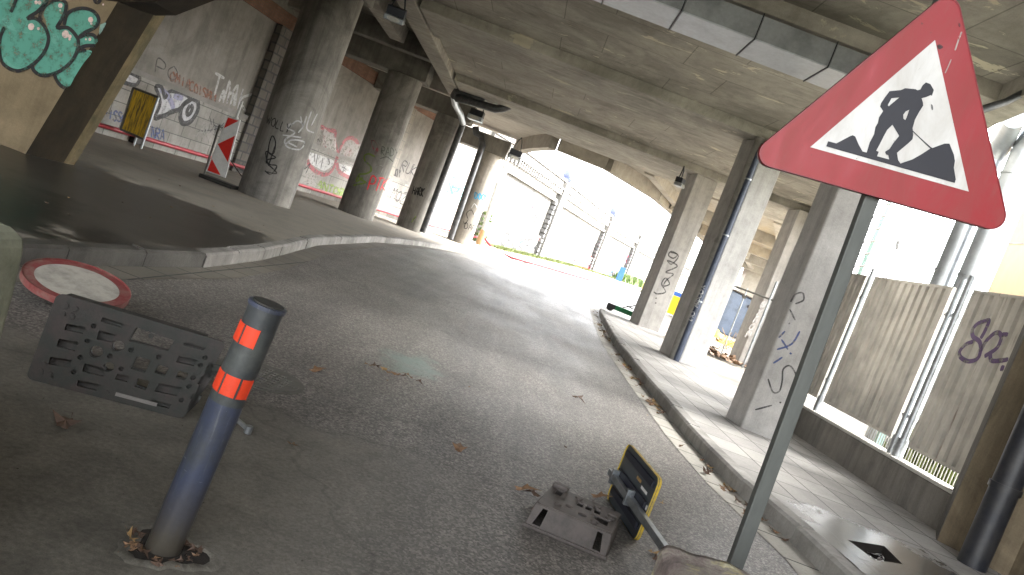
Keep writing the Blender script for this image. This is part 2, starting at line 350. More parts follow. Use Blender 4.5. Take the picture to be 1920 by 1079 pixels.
M['building'] = plain('tan_cladding', col(.34, .24, .13), .6, .0, .12, .6, aniso=(1, 1, .4))
M['soil'] = plain('dark_soil', col(.02, .016, .012), .9, 0, .5, 40, bumpy=.8)
M['dark'] = plain('dark_void', col(.03, .03, .03), .8)
M['puddle'] = plain('puddle_water', col(.012, .012, .012), .06, 0, .2, 4, bumpy=0)
M['urn'] = plain('blue_grey_urn', col(.12, .14, .24), .5)
M['greenpaint'] = plain('green_pole_paint', col(.25, .38, .34), .45)
M['wire'] = plain('cable', col(.2, .2, .2), .6)
def fencemat():
    m, n, b = newmat('beige_corrugated_sheet'); p = posn(n)
    k = noise(n, posn(n, (2, 2, .5)), 1.5, 8, .72)
    base = mixc(n, col(.50, .475, .415), col(.70, .665, .59), ramp(n, k, [(.3, g(0)), (.6, g(1))]))
    sxyz = N(n, 'ShaderNodeSeparateXYZ'); n.links.new(p, sxyz.inputs[0])
    low = noise(n, posn(n, (9, 9, 1.2)), 1, 7, .7)
    ad = N(n, 'ShaderNodeMath', operation='MULTIPLY_ADD'); n.links.new(low, ad.inputs[0]); ad.inputs[1].default_value = 1.2; n.links.new(sxyz.outputs['Z'], ad.inputs[2])
    base = mixc(n, base, ramp(n, N2(n, ad.outputs[0], 1.2, 2.2), [(0, g(.5)), (1, g(1))]), .7, 'MULTIPLY')
    ru = noise(n, posn(n, (11, 11, .8)), 1, 7, .75)
    base = mixc(n, base, col(.17, .10, .05), ramp(n, ru, [(.60, g(0)), (.70, g(.75))]))
    dn_ = noise(n, p, 2.4, 4, .6)
    base = mixc(n, base, ramp(n, dn_, [(.35, g(.72)), (.6, g(1.08))]), .8, 'MULTIPLY')
    n.links.new(base, b.inputs['Base Color']); b.inputs['Roughness'].default_value = .6
    nb_ = bump(n, b, noise(n, p, 40, 4, .6), .15, .003); bump(n, b, dn_, .5, .04, nb_)
    return m
M['fence'] = fencemat()
def foliage(name, c1, c2):
    m, n, b = newmat(name); p = posn(n); v = noise(n, p, 6, 4, .6)
    n.links.new(mixc(n, c1, c2, ramp(n, v, [(.35, g(0)), (.65, g(1))])), b.inputs['Base Color']); b.inputs['Roughness'].default_value = .7
    return m
M['grass'] = foliage('grass_green', col(.07, .10, .02), col(.13, .15, .035))
M['ivy'] = foliage('ivy_green', col(.06, .11, .03), col(.12, .17, .04))
P = {}
for nm, c_, a in [('black', col(.006, .006, .007), .96), ('grey', col(.035, .035, .04), .8), ('teal', col(.10, .36, .27), .9), ('teal2', col(.16, .46, .36), .8),
                  ('dots', col(.8, .62, .56), .95), ('white', col(.72, .72, .72), .7), ('chalk', col(.5, .48, .45), .55), ('silver', col(.55, .55, .58), .85), ('lilac', col(.34, .34, .5), .8),
                  ('rust', col(.27, .10, .05), .7), ('blue', col(.05, .08, .22), .8), ('red', col(.55, .03, .06), .8), ('pink', col(.5, .13, .15), .65),
                  ('green', col(.26, .38, .06), .7), ('dkgreen', col(.06, .12, .07), .6), ('purple', col(.14, .08, .2), .85), ('cyan', col(.03, .26, .42), .85),
                  ('ltteal', col(.16, .42, .42), .7), ('yellow', col(.6, .6, .1), .8), ('brightred', col(.8, .03, .04), .9), ('brightblue', col(.05, .25, .7), .85), ('tealdot', col(.3, .5, .45), .7)]:
    P[nm] = paint('spray_' + nm, c_, a)

# ------------------------------------------------------------------ mesh builder
class MB:
    def __init__(s): s.v = []; s.f = []; s.uv = {}; s.smooth = set()
    def add(s, vs, fs, smooth=False, uvs=None):
        o = len(s.v); s.v += [Vector(v) for v in vs]
        for k, f in enumerate(fs):
            if smooth: s.smooth.add(len(s.f))
            if uvs: s.uv[len(s.f)] = [uvs[i] for i in f]
            s.f.append([i + o for i in f])
        return s
    def box(s, a, b):
        x0, y0, z0 = a; x1, y1, z1 = b
        return s.add([(x0, y0, z0), (x1, y0, z0), (x1, y1, z0), (x0, y1, z0), (x0, y0, z1), (x1, y0, z1), (x1, y1, z1), (x0, y1, z1)],
                     [(0, 3, 2, 1), (4, 5, 6, 7), (0, 1, 5, 4), (1, 2, 6, 5), (2, 3, 7, 6), (3, 0, 4, 7)])
    def obox(s, p, ex, ey, ez):
        """box from corner p with edge vectors"""
        p, ex, ey, ez = map(Vector, (p, ex, ey, ez))
        vs = [p, p + ex, p + ex + ey, p + ey]; vs += [v + ez for v in vs]
        fs = [(0, 3, 2, 1), (4, 5, 6, 7), (0, 1, 5, 4), (1, 2, 6, 5), (2, 3, 7, 6), (3, 0, 4, 7)]
        if ex.cross(ey).dot(ez) < 0: fs = [tuple(reversed(f)) for f in fs]
        return s.add(vs, fs)
    def prism(s, pts, z0, z1):
        """vertical prism over an xy outline (ccw)"""
        n = len(pts); a = sum(pts[i][0] * pts[(i + 1) % n][1] - pts[(i + 1) % n][0] * pts[i][1] for i in range(n))
        if a < 0: pts = pts[::-1]
        vs = [(x, y, z0) for x, y in pts] + [(x, y, z1) for x, y in pts]
        fs = [tuple(range(n - 1, -1, -1)), tuple(range(n, 2 * n))] + [(i, (i + 1) % n, n + (i + 1) % n, n + i) for i in range(n)]
        return s.add(vs, fs)
    def extr(s, pts, d):
        """planar outline in 3d extruded by vector d"""
        d = Vector(d); pts = [Vector(p) for p in pts]; n = len(pts)
        nn = Vector((0, 0, 0))
        for i in range(n): nn += pts[i].cross(pts[(i + 1) % n])
        if nn.dot(d) > 0: pts = pts[::-1]
        vs = pts + [p + d for p in pts]
        fs = [tuple(range(n)), tuple(range(2 * n - 1, n - 1, -1))] + [(i, n + i, n + (i + 1) % n, (i + 1) % n) for i in range(n)]
        return s.add(vs, fs)
    def tube(s, path, r, seg=12, caps=True, smooth=True):
        path = [Vector(p) for p in path]; rr = r if isinstance(r, (list, tuple)) else [r] * len(path)
        vs = []; fs = []; up = None
        for i, p in enumerate(path):
            t = (path[min(i + 1, len(path) - 1)] - path[max(i - 1, 0)]).normalized()
            if up is None: up = t.orthogonal().normalized()
            up = (up - t * up.dot(t)); up = up.normalized() if up.length > 1e-5 else t.orthogonal().normalized()
            q = t.cross(up)
            for k in range(seg):
                a = 2 * math.pi * k / seg; vs.append(p + (up * math.cos(a) + q * math.sin(a)) * rr[i])
        for i in range(len(path) - 1):
            for k in range(seg):
                a = i * seg + k; b = i * seg + (k + 1) % seg; fs.append((a, b, b + seg, a + seg))
        s.add(vs, fs, smooth)
        if caps:
            s.add(vs[:seg], [tuple(range(seg - 1, -1, -1))]); s.add(vs[-seg:], [tuple(range(seg))])
        return s
    def build(s, name, m, parent=None, bevel=0, sub=0):
        me = bpy.data.meshes.new(name)
        off = root_loc(parent)
        me.from_pydata([v - off for v in s.v], [], s.f)
        if s.uv:
            ul = me.uv_layers.new(name='UVMap')
            for fi, pl in enumerate(me.polygons):
                if fi in s.uv:
                    for k, li in enumerate(pl.loop_indices): ul.data[li].uv = s.uv[fi][k]
        for fi in s.smooth: me.polygons[fi].use_smooth = True
        me.materials.append(m); me.validate(); me.update()
        o = bpy.data.objects.new(name, me); C.objects.link(o)
        if parent: o.parent = parent
        if bevel:
            md = o.modifiers.new('b', 'BEVEL'); md.width = bevel; md.segments = 2; md.limit_method = 'ANGLE'; md.angle_limit = R(40)
        return o
def root_loc(o):
    while o is not None and o.parent is not None: o = o.parent
    return Vector(o.location) if o is not None else Vector((0, 0, 0))
def thing(name, label, cat, loc=(0, 0, 0), group=None):
    o = bpy.data.objects.new(name, None); C.objects.link(o); o.location = loc; o.empty_display_size = .2
    o['label'] = label; o['category'] = cat
    if group: o['group'] = group
    return o
def tag(o, label, cat, group=None):
    o['label'] = label; o['category'] = cat
    if group: o['group'] = group
    return o
def struct(o): o['kind'] = 'structure'; return o
def stuff(o, label, cat):
    o['kind'] = 'stuff'; return tag(o, label, cat)
def fill2d(splines, thick, name, m, fn, parent=None, bevel=0):
    """flat outline with holes (even-odd), extruded by thick, mapped to 3d by fn(u,v,w)"""
    cu = bpy.data.curves.new('c', 'CURVE'); cu.dimensions = '2D'; cu.fill_mode = 'BOTH' if thick else 'FRONT'; cu.extrude = thick / 2
    for sp in splines:
        s_ = cu.splines.new('POLY'); s_.points.add(len(sp) - 1)
        for i, (x, y) in enumerate(sp): s_.points[i].co = (x, y, 0, 1)
        s_.use_cyclic_u = True
    ob = bpy.data.objects.new('c', cu)
    me = bpy.data.meshes.new_from_object(ob); bpy.data.objects.remove(ob)
    off = root_loc(parent)
    for v in me.vertices: v.co = Vector(fn(v.co.x, v.co.y, v.co.z)) - off
    me.name = name; me.materials.clear(); me.materials.append(m)
    bm = bmesh.new(); bm.from_mesh(me); bmesh.ops.remove_doubles(bm, verts=bm.verts, dist=1e-5); bmesh.ops.recalc_face_normals(bm, faces=bm.faces); bm.to_mesh(me); bm.free()
    o = bpy.data.objects.new(name, me); C.objects.link(o)
    if parent: o.parent = parent
    if bevel:
        md = o.modifiers.new('b', 'BEVEL'); md.width = bevel; md.segments = 2; md.limit_method = 'ANGLE'; md.angle_limit = R(40)
    return o
def smooth_path(pts, k=5):
    if len(pts) < 3: 
        (x0, y0), (x1, y1) = pts[0], pts[-1]; return [(x0 + (x1 - x0) * i / k, y0 + (y1 - y0) * i / k) for i in range(k + 1)]
    o = []
    q = [pts[0]] + list(pts) + [pts[-1]]
    for i in range(1, len(q) - 2):
        for j in range(k):
            t = j / k; r = []
            for d in (0, 1):
                a, b, c_, e = q[i - 1][d], q[i][d], q[i + 1][d], q[i + 2][d]
                r.append(.5 * (2 * b + (c_ - a) * t + (2 * a - 5 * b + 4 * c_ - e) * t * t + (3 * b - a - 3 * c_ + e) * t ** 3))
            o.append(tuple(r))
    o.append(tuple(pts[-1])); return o
# ---- surfaces: pixel -> (point, outward normal)
def S_plane(a, nrm):
    a = Vector(a); nrm = Vector(nrm).normalized()
    def f(x, y):
        r = ray(x, y); t = (a - EYE).dot(nrm) / r.dot(nrm)
        if t <= 0: return None
        return EYE + r * t, (nrm if nrm.dot(r) < 0 else -nrm)
    return f
def S_cyl(cx, cy, rad):
    def f(x, y):
        r = ray(x, y); A = r.x ** 2 + r.y ** 2; B = -2 * (r.x * cx + r.y * cy); Cc = cx * cx + cy * cy - rad * rad
        D = B * B - 4 * A * Cc
        if D < 0: D = 0
        t = (-B - math.sqrt(D)) / (2 * A); p = EYE + r * t
        return p, Vector((p.x - cx, p.y - cy, 0)).normalized()
    return f
def strokes(lines, surf, wd, m, parent, name='graffiti', smooth=True, off=.006):
    mb = MB(); kk = 0
    for ln in lines:
        ww = wd
        if isinstance(ln, tuple) and isinstance(ln[0], (int, float)) and isinstance(ln[1], list): ww, ln = ln
        pts = smooth_path(ln) if smooth else smooth_path(ln, 6)
        hit = [surf(x, y) for x, y in pts]; hit = [h for h in hit if h]
        if len(hit) < 2: continue
        L = len(hit); prev = None; vs = []
        for i, (p, nn) in enumerate(hit):
            t = hit[min(i + 1, L - 1)][0] - hit[max(i - 1, 0)][0]
            if t.length < 1e-6: t = Vector((0, 0, 1))
            s_ = nn.cross(t.normalized()).normalized()
            kk += 1; o_ = nn * (off + (kk % 40) * .0001)
            w_ = ww * .5 * (.65 if i in (0, L - 1) else 1)
            vs += [p + o_ - s_ * w_, p + o_ + s_ * w_]
        mb.add(vs, [(2 * i, 2 * i + 1, 2 * i + 3, 2 * i + 2) for i in range(L - 1)])
    return mb.build(name, m, parent)
def fills(polys, surf, m, parent, name='graffiti', off=.004):
    mb = MB()
    for k, pl in enumerate(polys):
        pl = smooth_path(list(pl) + [pl[0]], 4)[:-1]
        vs = []
        for x, y in pl:
            h = surf(x, y)
            if h: vs.append(h[0] + h[1] * (off + k * .0006))
        if len(vs) > 2: mb.add(vs, [tuple(range(len(vs)))])
    return mb.build(name, m, parent)
GL = {'A': [[(0, 0), (.5, 1), (1, 0)], [(.2, .4), (.8, .4)]], 'B': [[(0, 0), (0, 1), (.8, .85), (.7, .55), (0, .5), (.9, .4), (.8, .05), (0, 0)]], 'C': [[(1, .85), (.5, 1), (0, .6), (.1, .15), (.6, 0), (1, .15)]],
      'D': [[(0, 0), (0, 1), (.8, .8), (.95, .4), (.6, .05), (0, 0)]], 'E': [[(1, 1), (.1, .95), (0, .5), (.7, .5)], [(0, .5), (.1, .03), (1, 0)]], 'F': [[(1, 1), (0, 1), (0, 0)], [(0, .5), (.7, .5)]],
      'G': [[(1, .85), (.5, 1), (0, .5), (.4, 0), (.95, .15), (.95, .45), (.5, .45)]], 'H': [[(0, 0), (0, 1)], [(1, 0), (1, 1)], [(0, .5), (1, .5)]], 'I': [[(.5, 0), (.5, 1)]], 'J': [[(.8, 1), (.8, .2), (.4, 0), (0, .2)]],
      'K': [[(0, 0), (0, 1)], [(1, 1), (0, .45), (1, 0)]], 'L': [[(0, 1), (0, 0), (.9, 0)]], 'M': [[(0, 0), (.1, 1), (.5, .4), (.9, 1), (1, 0)]], 'N': [[(0, 0), (0, 1), (1, 0), (1, 1)]],
      'O': [[(.5, 1), (0, .6), (.2, .05), (.8, .05), (1, .6), (.5, 1)]], 'P': [[(0, 0), (0, 1), (.9, .85), (.8, .5), (0, .45)]], 'R': [[(0, 0), (0, 1), (.9, .85), (.8, .55), (0, .5), (1, 0)]],
      'S': [[(1, .9), (.4, 1), (.05, .75), (.5, .5), (.95, .25), (.5, 0), (0, .1)]], 'T': [[(0, 1), (1, 1)], [(.5, 1), (.5, 0)]], 'U': [[(0, 1), (.05, .15), (.5, 0), (.95, .15), (1, 1)]], 'V': [[(0, 1), (.5, 0), (1, 1)]],
      'W': [[(0, 1), (.25, 0), (.5, .7), (.75, 0), (1, 1)]], 'X': [[(0, 0), (1, 1)], [(0, 1), (1, 0)]], 'Y': [[(0, 1), (.5, .5), (1, 1)], [(.5, .5), (.4, 0)]], 'Z': [[(0, 1), (1, 1), (0, 0), (1, 0)]],
      '8': [[(.5, .5), (.1, .75), (.5, 1), (.9, .75), (.1, .25), (.5, 0), (.9, .25), (.5, .5)]], '1': [[(.2, .8), (.5, 1), (.5, 0)]], '4': [[(.8, 0), (.8, 1), (0, .3), (1, .3)]], ' ': [], '.': [[(.4, 0), (.6, .1)]], '!': [[(.5, .4), (.5, 1)], [(.5, 0), (.5, .1)]]}
def word(txt, o, ex, ey, fill=.78, jit=.05):
    """letters as pixel polylines: origin o, advance ex per letter, height vector ey"""
    rnd = random.Random(txt + str(o)); res = []
    for i, ch in enumerate(txt):
        for ln in GL.get(ch, []):
            res.append([(o[0] + ex[0] * (i + (u + rnd.uniform(-jit, jit)) * fill) + ey[0] * (v + rnd.uniform(-jit, jit)),
                         o[1] + ex[1] * (i + (u + rnd.uniform(-jit, jit)) * fill) + ey[1] * (v + rnd.uniform(-jit, jit))) for u, v in ln])
    return res

# ------------------------------------------------------------------ terrain
ZP = [(-60, 0), (36, 0), (45, .3), (60, .6), (90, .8), (200, 1.0), (2500, 1.0)]
def zg(Y):
    for (a, za), (b, zb) in zip(ZP, ZP[1:]):
        if Y <= b: return za + (zb - za) * max(0, (Y - a)) / (b - a)
    return ZP[-1][1]
def interp(tab, y):
    if y <= tab[0][0]: return tab[0][1]
    for (a, va), (b, vb) in zip(tab, tab[1:]):
        if y <= b: return va + (vb - va) * (y - a) / (b - a)
    return tab[-1][1]
YS = [-25, -12, -6, -2, 1, 3, 4.5, 5.66, 6.8, 8, 9, 9.9, 12, 14.2, 17, 20, 23, 25.8, 28, 31, 34, 36, 39, 42, 45, 50, 55, 60, 70, 80, 90, 110]
KL = [(-25, -3.7), (3, -3.62), (5.66, -3.41), (8, -3.11), (9.9, -3.17), (12, -3.4), (14.2, -3.65), (20, -3.75), (25.8, -3.34), (31, -2.5), (36, -1.2), (42, .6), (50, 3.6), (60, 7.6), (70, 11.2), (80, 15), (90, 19), (110, 28)]
KR = [(-25, 3.1), (5.5, 2.86), (7.0, 2.6), (8.5, 2.5), (12, 2.48), (16, 2.5), (20, 2.68), (25, 2.98), (27, 3.12)]
W = [(-15, -25), (-14.5, -6), (-13, 8), (-11, 19), (-9.8, 25), (-7.8, 31.5), (-5.2, 37.5), (-2.3, 43.5), (1.0, 54), (4.8, 67), (9.5, 79), (16, 95), (26, 115)]
WX = [(y, x) for x, y in W]
def strip(name, ys, fl, fr, dz, m, cols=4):
    vs = []; fs = []
    for j, y in enumerate(ys):
        a, b = fl(y), fr(y)
        for i in range(cols + 1): vs.append((a + (b - a) * i / cols, y, zg(y) + dz))
    for j in range(len(ys) - 1):
        for i in range(cols):
            k = j * (cols + 1) + i; fs.append((k, k + 1, k + cols + 2, k + cols + 1))
    return MB().add(vs, fs).build(name, m)
kl = lambda y: interp(KL, y); kr = lambda y: interp(KR, y) if y < 27 else 3.12 + (y - 27) * 1.0
# ground sheet to the horizon
gm = MB(); ys = [-300, -60, -25, 0, 20, 36, 45, 60, 90, 140, 200, 500, 2500]; xs = [-1500, -300, -60, -15, 0, 15, 60, 300, 1500]
gm.add([(x, y, zg(y) - .12) for y in ys for x in xs], [(j * 9 + i, j * 9 + i + 1, (j + 1) * 9 + i + 1, (j + 1) * 9 + i) for j in range(len(ys) - 1) for i in range(8)])
struct(gm.build('ground', M['ground']))
struct(strip('road', YS, lambda y: kl(y) - .02, lambda y: (kr(y) + .02 if y < 27 else min(45, 3.14 + (y - 27) * 6)), 0, M['asphalt'], 6))
YL = [y for y in YS]
struct(strip('left_pavement', YL, lambda y: interp(WX, y) - .3, lambda y: kl(y) - .16, .15, M['leftwalk'], 4))
# right pavement with the missing flagstone
pit = [at_z(1590, 1013, .15), at_z(1658, 1024, .15), at_z(1692, 1058, .15), at_z(1640, 1050, .15)]
pit = [(p.x, p.y) for p in pit]
kro = lambda y: interp(KR, y) + .16
outer = [(kro(y), y) for y in (-12, 3, 5.5, 7, 8.5, 12, 16, 20, 25)] + [(3.34, 27.2), (3.62, 28.4), (4.2, 29.1), (5.2, 29.3), (4.95, 24), (5.0, 18), (5.0, 12), (5.4, 8.0), (5.6, -12)]
o = fill2d([outer, pit], 0, 'right_pavement', M['flags'], lambda u, v, w_: (u, v, .15)); struct(o)
pm_ = MB()
n_ = len(pit)
pm_.add([(x, y, .15) for x, y in pit] + [(x, y, .03) for x, y in pit], [(i, (i + 1) % n_, n_ + (i + 1) % n_, n_ + i) for i in range(n_)] + [tuple(range(n_, 2 * n_))])
struct(pm_.build('pavement_pit', M['soil']))
struct(MB().add([(x * .96 + .04 * pit[0][0], y, .06) for x, y in pit], [tuple(range(n_))]).build('puddle_water', M['puddle']))
lt = MB(); lr = random.Random(8)
for _ in range(60):
    u_, v_ = lr.random(), lr.random(); x = pit[0][0] * (1 - u_) * (1 - v_) + pit[1][0] * u_ * (1 - v_) + pit[2][0] * u_ * v_ + pit[3][0] * (1 - u_) * v_
    y = pit[0][1] * (1 - u_) * (1 - v_) + pit[1][1] * u_ * (1 - v_) + pit[2][1] * u_ * v_ + pit[3][1] * (1 - u_) * v_
    a = lr.uniform(0, 6.3); l_ = lr.uniform(.01, .05); q_ = Vector((math.cos(a) * l_, math.sin(a) * l_, lr.uniform(-.01, .015))); c0 = Vector((x, y, .075)); e = Vector((-q_.y, q_.x, 0)) * .3
    lt.add([c0 - q_, c0 + e, c0 + q_, c0 - e], [(0, 1, 2, 3)])
stuff(lt.build('litter_scraps', M['retrowhite']), 'pale scraps of litter in the missing flagstone pit', 'litter')
# dirt behind the right-hand columns
dt = [(4.95, 12.5), (5.0, 18), (4.95, 24), (5.2, 29.3), (6, 36), (9, 45), (13, 60), (60, 60), (60, 12.5)]
dm = MB()
ysd = [12.5, 16, 20, 24, 29, 33, 36, 40, 45, 52, 60]
def dl(y): return interp([(12.5, 4.98), (24, 4.95), (29.3, 5.2), (36, 7.5), (45, 10.3), (60, 14)], y)
rowv = []
for y in ysd:
    for i in range(9):
        x = dl(y) + (40 - dl(y)) * (i / 8) ** 1.6; rowv.append((x, y, zg(y) + .14 + (0 if i == 0 else random.uniform(-.02, .06))))
dm.add(rowv, [(j * 9 + i, j * 9 + i + 1, (j + 1) * 9 + i + 1, (j + 1) * 9 + i) for j in range(len(ysd) - 1) for i in range(8)], True)
struct(dm.build('dirt_ground', M['dirt']))
# kerbs: separate stones along a line, butted with a small gap
def kerb(name, pts, side, length=1.0, wd=.16, h=.16, m='kerb'):
    mb = MB(); d = [0]
    P3 = [Vector((x, y, zg(y))) for x, y in pts]
    for a, b in zip(P3, P3[1:]): d.append(d[-1] + (b - a).length)
    def at(s):
        for i in range(len(P3) - 1):
            if s <= d[i + 1] or i == len(P3) - 2:
                t = (s - d[i]) / (d[i + 1] - d[i]); return P3[i].lerp(P3[i + 1], t)
    s = 0
    while s < d[-1] - .2:
        e = min(s + length, d[-1]); a, b = at(s + .006), at(e - .006)
        t = (b - a); t.z = 0; t.normalize(); nn = Vector((-t.y, t.x, 0)) * side
        jz = random.uniform(-.008, .008); jx = random.uniform(-.006, .006)
        a = a + nn * jx; b = b + nn * jx; c0 = .025
        prof = [(0, -.05), (0, h - c0 + jz), (c0, h + jz), (wd, h + jz), (wd, -.05)]
        vs = [a + nn * u + Vector((0, 0, v)) for u, v in prof] + [b + nn * u + Vector((0, 0, v)) for u, v in prof]
        fs = [(0, 1, 6, 5), (1, 2, 7, 6), (2, 3, 8, 7), (3, 4, 9, 8), (0, 4, 3, 2, 1), (5, 6, 7, 8, 9)]
        if side < 0: fs = [tuple(reversed(f)) for f in fs]
        mb.add(vs, fs); s = e
    return struct(mb.build(name, M[m]))
kerb('left_kerb', [(kl(y), y) for y in YS if 8.0 <= y <= 90], 1)
kerb('left_kerb_wet', [(kl(y), y) for y in YS if y <= 8.0], 1, m='kerbwet')
kerb('right_kerb', [(interp(KR, y), y) for y in (-12, 1, 3, 5.5, 7, 8.5, 10, 12, 14, 16, 18, 20, 22.5, 25)] + [(3.16, 27.0), (3.4, 28.1), (3.85, 28.9), (4.6, 29.4), (5.6, 29.6)], -1)
def gstrip(name, pts, wd, side, m, dz=.006):
    vs = []; L = len(pts)
    for i, (x, y) in enumerate(pts):
        a = Vector(pts[max(i - 1, 0)]); b = Vector(pts[min(i + 1, L - 1)]); t = (b - a).normalized(); nn = Vector((-t.y, t.x)) * side
        vs += [(x, y, zg(y) + dz), (x + nn.x * wd, y + nn.y * wd, zg(y) + dz)]
    return struct(MB().add(vs, [(2 * i, 2 * i + 1, 2 * i + 3, 2 * i + 2) for i in range(L - 1)]).build(name, m))
gstrip('right_gutter', [(interp(KR, y) - .01, y) for y in (-12, 1, 3, 5.5, 7, 8.5, 10, 12, 14, 16, 18, 20, 22.5, 25)] + [(3.15, 27.0), (3.39, 28.1), (3.84, 28.92), (4.6, 29.42), (5.6, 29.62)], .30, 1, M['gutter'])
gstrip('left_gutter', [(kl(y) + .01, y) for y in YS if -3 < y < 92], .32, -1, M['gutterdark'], .005)

# ------------------------------------------------------------------ retaining wall, inside and out
LEDGE, FRZ0, FRZ1, TOPZ, INSET = 1.85, 5.05, 5.55, 6.15, .14
def seg_walls(y0, y1, step=2.0):
    """points (x,y,s) along the wall between two Y"""
    ys = [y0]; 
    while ys[-1] + step < y1: ys.append(ys[-1] + step)
    ys.append(y1); ys = sorted(set(ys + [yw for xw, yw in W if y0 < yw < y1])); P_ = [Vector((interp(WX, y), y)) for y in ys]; s = [y0]
    for a, b in zip(P_, P_[1:]): s.append(s[-1] + (b - a).length)
    return list(zip(P_, s))
def wallband(y0, y1, z0, z1, outset, depth, m, name, parent, follow=False):
    sg = seg_walls(y0, y1); vs = []; uv = []
    L = len(sg)
    for i, (p, s) in enumerate(sg):
        a = sg[max(i - 1, 0)][0]; b = sg[min(i + 1, L - 1)][0]; t = (b - a).normalized(); nn = Vector((t.y, -t.x))
        gz = zg(p.y) if follow else 0
        f = p + nn * outset; k = p + nn * (outset - depth)
        vs += [(f.x, f.y, z0 + gz), (f.x, f.y, z1), (k.x, k.y, z1), (k.x, k.y, z0 + gz)]
        uv += [(s, z0), (s, z1), (s, z1 + depth), (s, z0 - depth)]
    fs = []
    for i in range(L - 1):
        o_ = 4 * i
        for a, b in ((0, 1), (1, 2), (2, 3), (3, 0)): fs.append((o_ + a, o_ + b, o_ + 4 + b, o_ + 4 + a))
    fs += [(3, 2, 1, 0), (4 * L - 4, 4 * L - 3, 4 * L - 2, 4 * L - 1)]
    return MB().add(vs, fs, False, uv).build(name, m, parent)
wall = thing('retaining_wall', 'long stone and render retaining wall covered in graffiti behind the left pavement', 'wall', (interp(WX, 25), 25, 0))
YEND = 40.5
wallband(-24, YEND, -.1, LEDGE, 0, 1.2, M['blockband'], 'block_courses', wall)
wallband(-24, YEND, LEDGE, LEDGE + .14, .03, 1.1, M['ledge'], 'ledge', wall)
wallband(-24, YEND, LEDGE + .14, FRZ0, -INSET, 1.0, M['render'], 'rendered_panel', wall)
wallband(-24, YEND, FRZ0, FRZ1, -.06, 1.0, M['brick'], 'brick_frieze', wall)
wallband(-24, YEND, FRZ1, 6.9, -.1, 1.0, M['cap'], 'wall_top', wall)
wallband(YEND, 114, -.1, LEDGE, 0, 1.2, M['outwall'], 'lower_courses', wall, True)
wallband(YEND, 114, LEDGE, LEDGE + .12, .05, 1.1, M['outwall'], 'ledge', wall)
wallband(YEND, 114, LEDGE + .12, 4.55, -INSET, 1.0, M['outwall'], 'outer_panel', wall)
wallband(YEND, 114, 4.55, 4.72, .12, 1.2, M['ledge'], 'string_course', wall)
wallband(YEND, 114, 4.72, 5.5, -.05, 1.0, M['outwall'], 'frieze', wall)
wallband(YEND, 114, 5.5, 5.62, .28, 1.3, M['outwall'], 'cornice', wall)
wallband(YEND, 114, 5.62, 6.05, .10, 1.1, M['outwall'], 'parapet', wall)
wallband(YEND, 114, 6.05, 6.2, .22, 1.3, M['ledge'], 'coping', wall)
def wall_frame(y):
    a = Vector((interp(WX, y - .5), y - .5)); b = Vector((interp(WX, y + .5), y + .5)); t = (b - a).normalized()
    return Vector((interp(WX, y), y)), t, Vector((t.y, -t.x))
# corbels under the cornice
cb = MB(); y = 41.5
while y < 100:
    p, t, nn = wall_frame(y)
    q = p + nn * -.04 - t * .09
    cb.obox((q.x, q.y, 5.12), (t.x * .18, t.y * .18, 0), (nn.x * .26, nn.y * .26, 0), (0, 0, .38)); y += .42
o = cb.build('corbels', M['ledge'], wall); o['kind'] = 'stuff'
def wpier(y, wd, out_, z1, m, side_m=None, top=True):
    p, t, nn = wall_frame(y); zz = zg(y) - .05
    q = p - t * wd / 2 - nn * .3
    mb = MB(); e = .3 + out_
    A = Vector((q.x, q.y, zz)); ex = Vector((t.x * wd, t.y * wd, 0)); ey = Vector((nn.x * e, nn.y * e, 0)); ez = Vector((0, 0, z1 - zz))
    for (o_, a_, la) in ((A + ey, ex, wd), (A, ey, e), (A + ex + ey, -ey, e)):
        mb.add([o_, o_ + a_, o_ + a_ + ez, o_ + ez], [(0, 1, 2, 3)], False, [(0, 0), (la, 0), (la, z1 - zz), (0, z1 - zz)])
    mb.add([A + ez, A + ez + ey, A + ez + ey + ex, A + ez + ex], [(0, 1, 2, 3)], False, [(0, 0), (0, 1), (1, 1), (1, 0)])
    return mb.build('stone_pier', m, wall)
for y_, wd_, mm_ in ((12.0, .8, 'darkstone'), (25.1, .8, 'darkstone'), (33.0, .8, 'darkstone'), (42.4, 1.0, 'darkstone')):
    wpier(y_, wd_, .12, FRZ0 if y_ < 41 else 5.5, M[mm_])
for y_ in (26.0, 33.8):     # pale quoins beside the dark piers
    wpier(y_, .5, .06, FRZ0 - .004, M['palestone'])
for y_ in (53.5, 70.5, 82, 94): wpier(y_, 1.1, .34, 6.05, M['outwall'])
qn = MB()
for y_ in (53.5, 70.5, 82):
    p, t, nn = wall_frame(y_ - .75)
    z = zg(y_) + .1; i = 0
    while z < 4.5:
        l_ = .42 if i % 2 else .24; q = p - t * l_ / 2 - nn * .1
        qn.obox((q.x, q.y, z), (t.x * l_, t.y * l_, 0), (nn.x * .3, nn.y * .3, 0), (0, 0, .26)); z += .34; i += 1
qn.build('quoins', M['quoin'], wall)
for px_, py_ in ((1060, 330), (1212, 430)):
    pass
def S_wall(x, y):
    r = ray(x, y); k = r.x / r.y
    for off in (0.0, -INSET):
        for a, b in zip(W, W[1:]):
            dx, dy = b[0] - a[0], b[1] - a[1]; ln = math.hypot(dx, dy); nx, ny = dy / ln, -dx / ln
            ax, ay = a[0] + nx * off, a[1] + ny * off
            den = dx - k * dy
            if abs(den) < 1e-9: continue
            t = (k * ay - ax) / den
            if -.02 <= t <= 1.02:
                Y = ay + t * dy
                if Y <= 1: continue
                z = CAMZ + r.z / r.y * Y
                if off == 0 and z > LEDGE + .08: break
                return Vector((k * Y, Y, z)), Vector((nx, ny, 0))
    return None
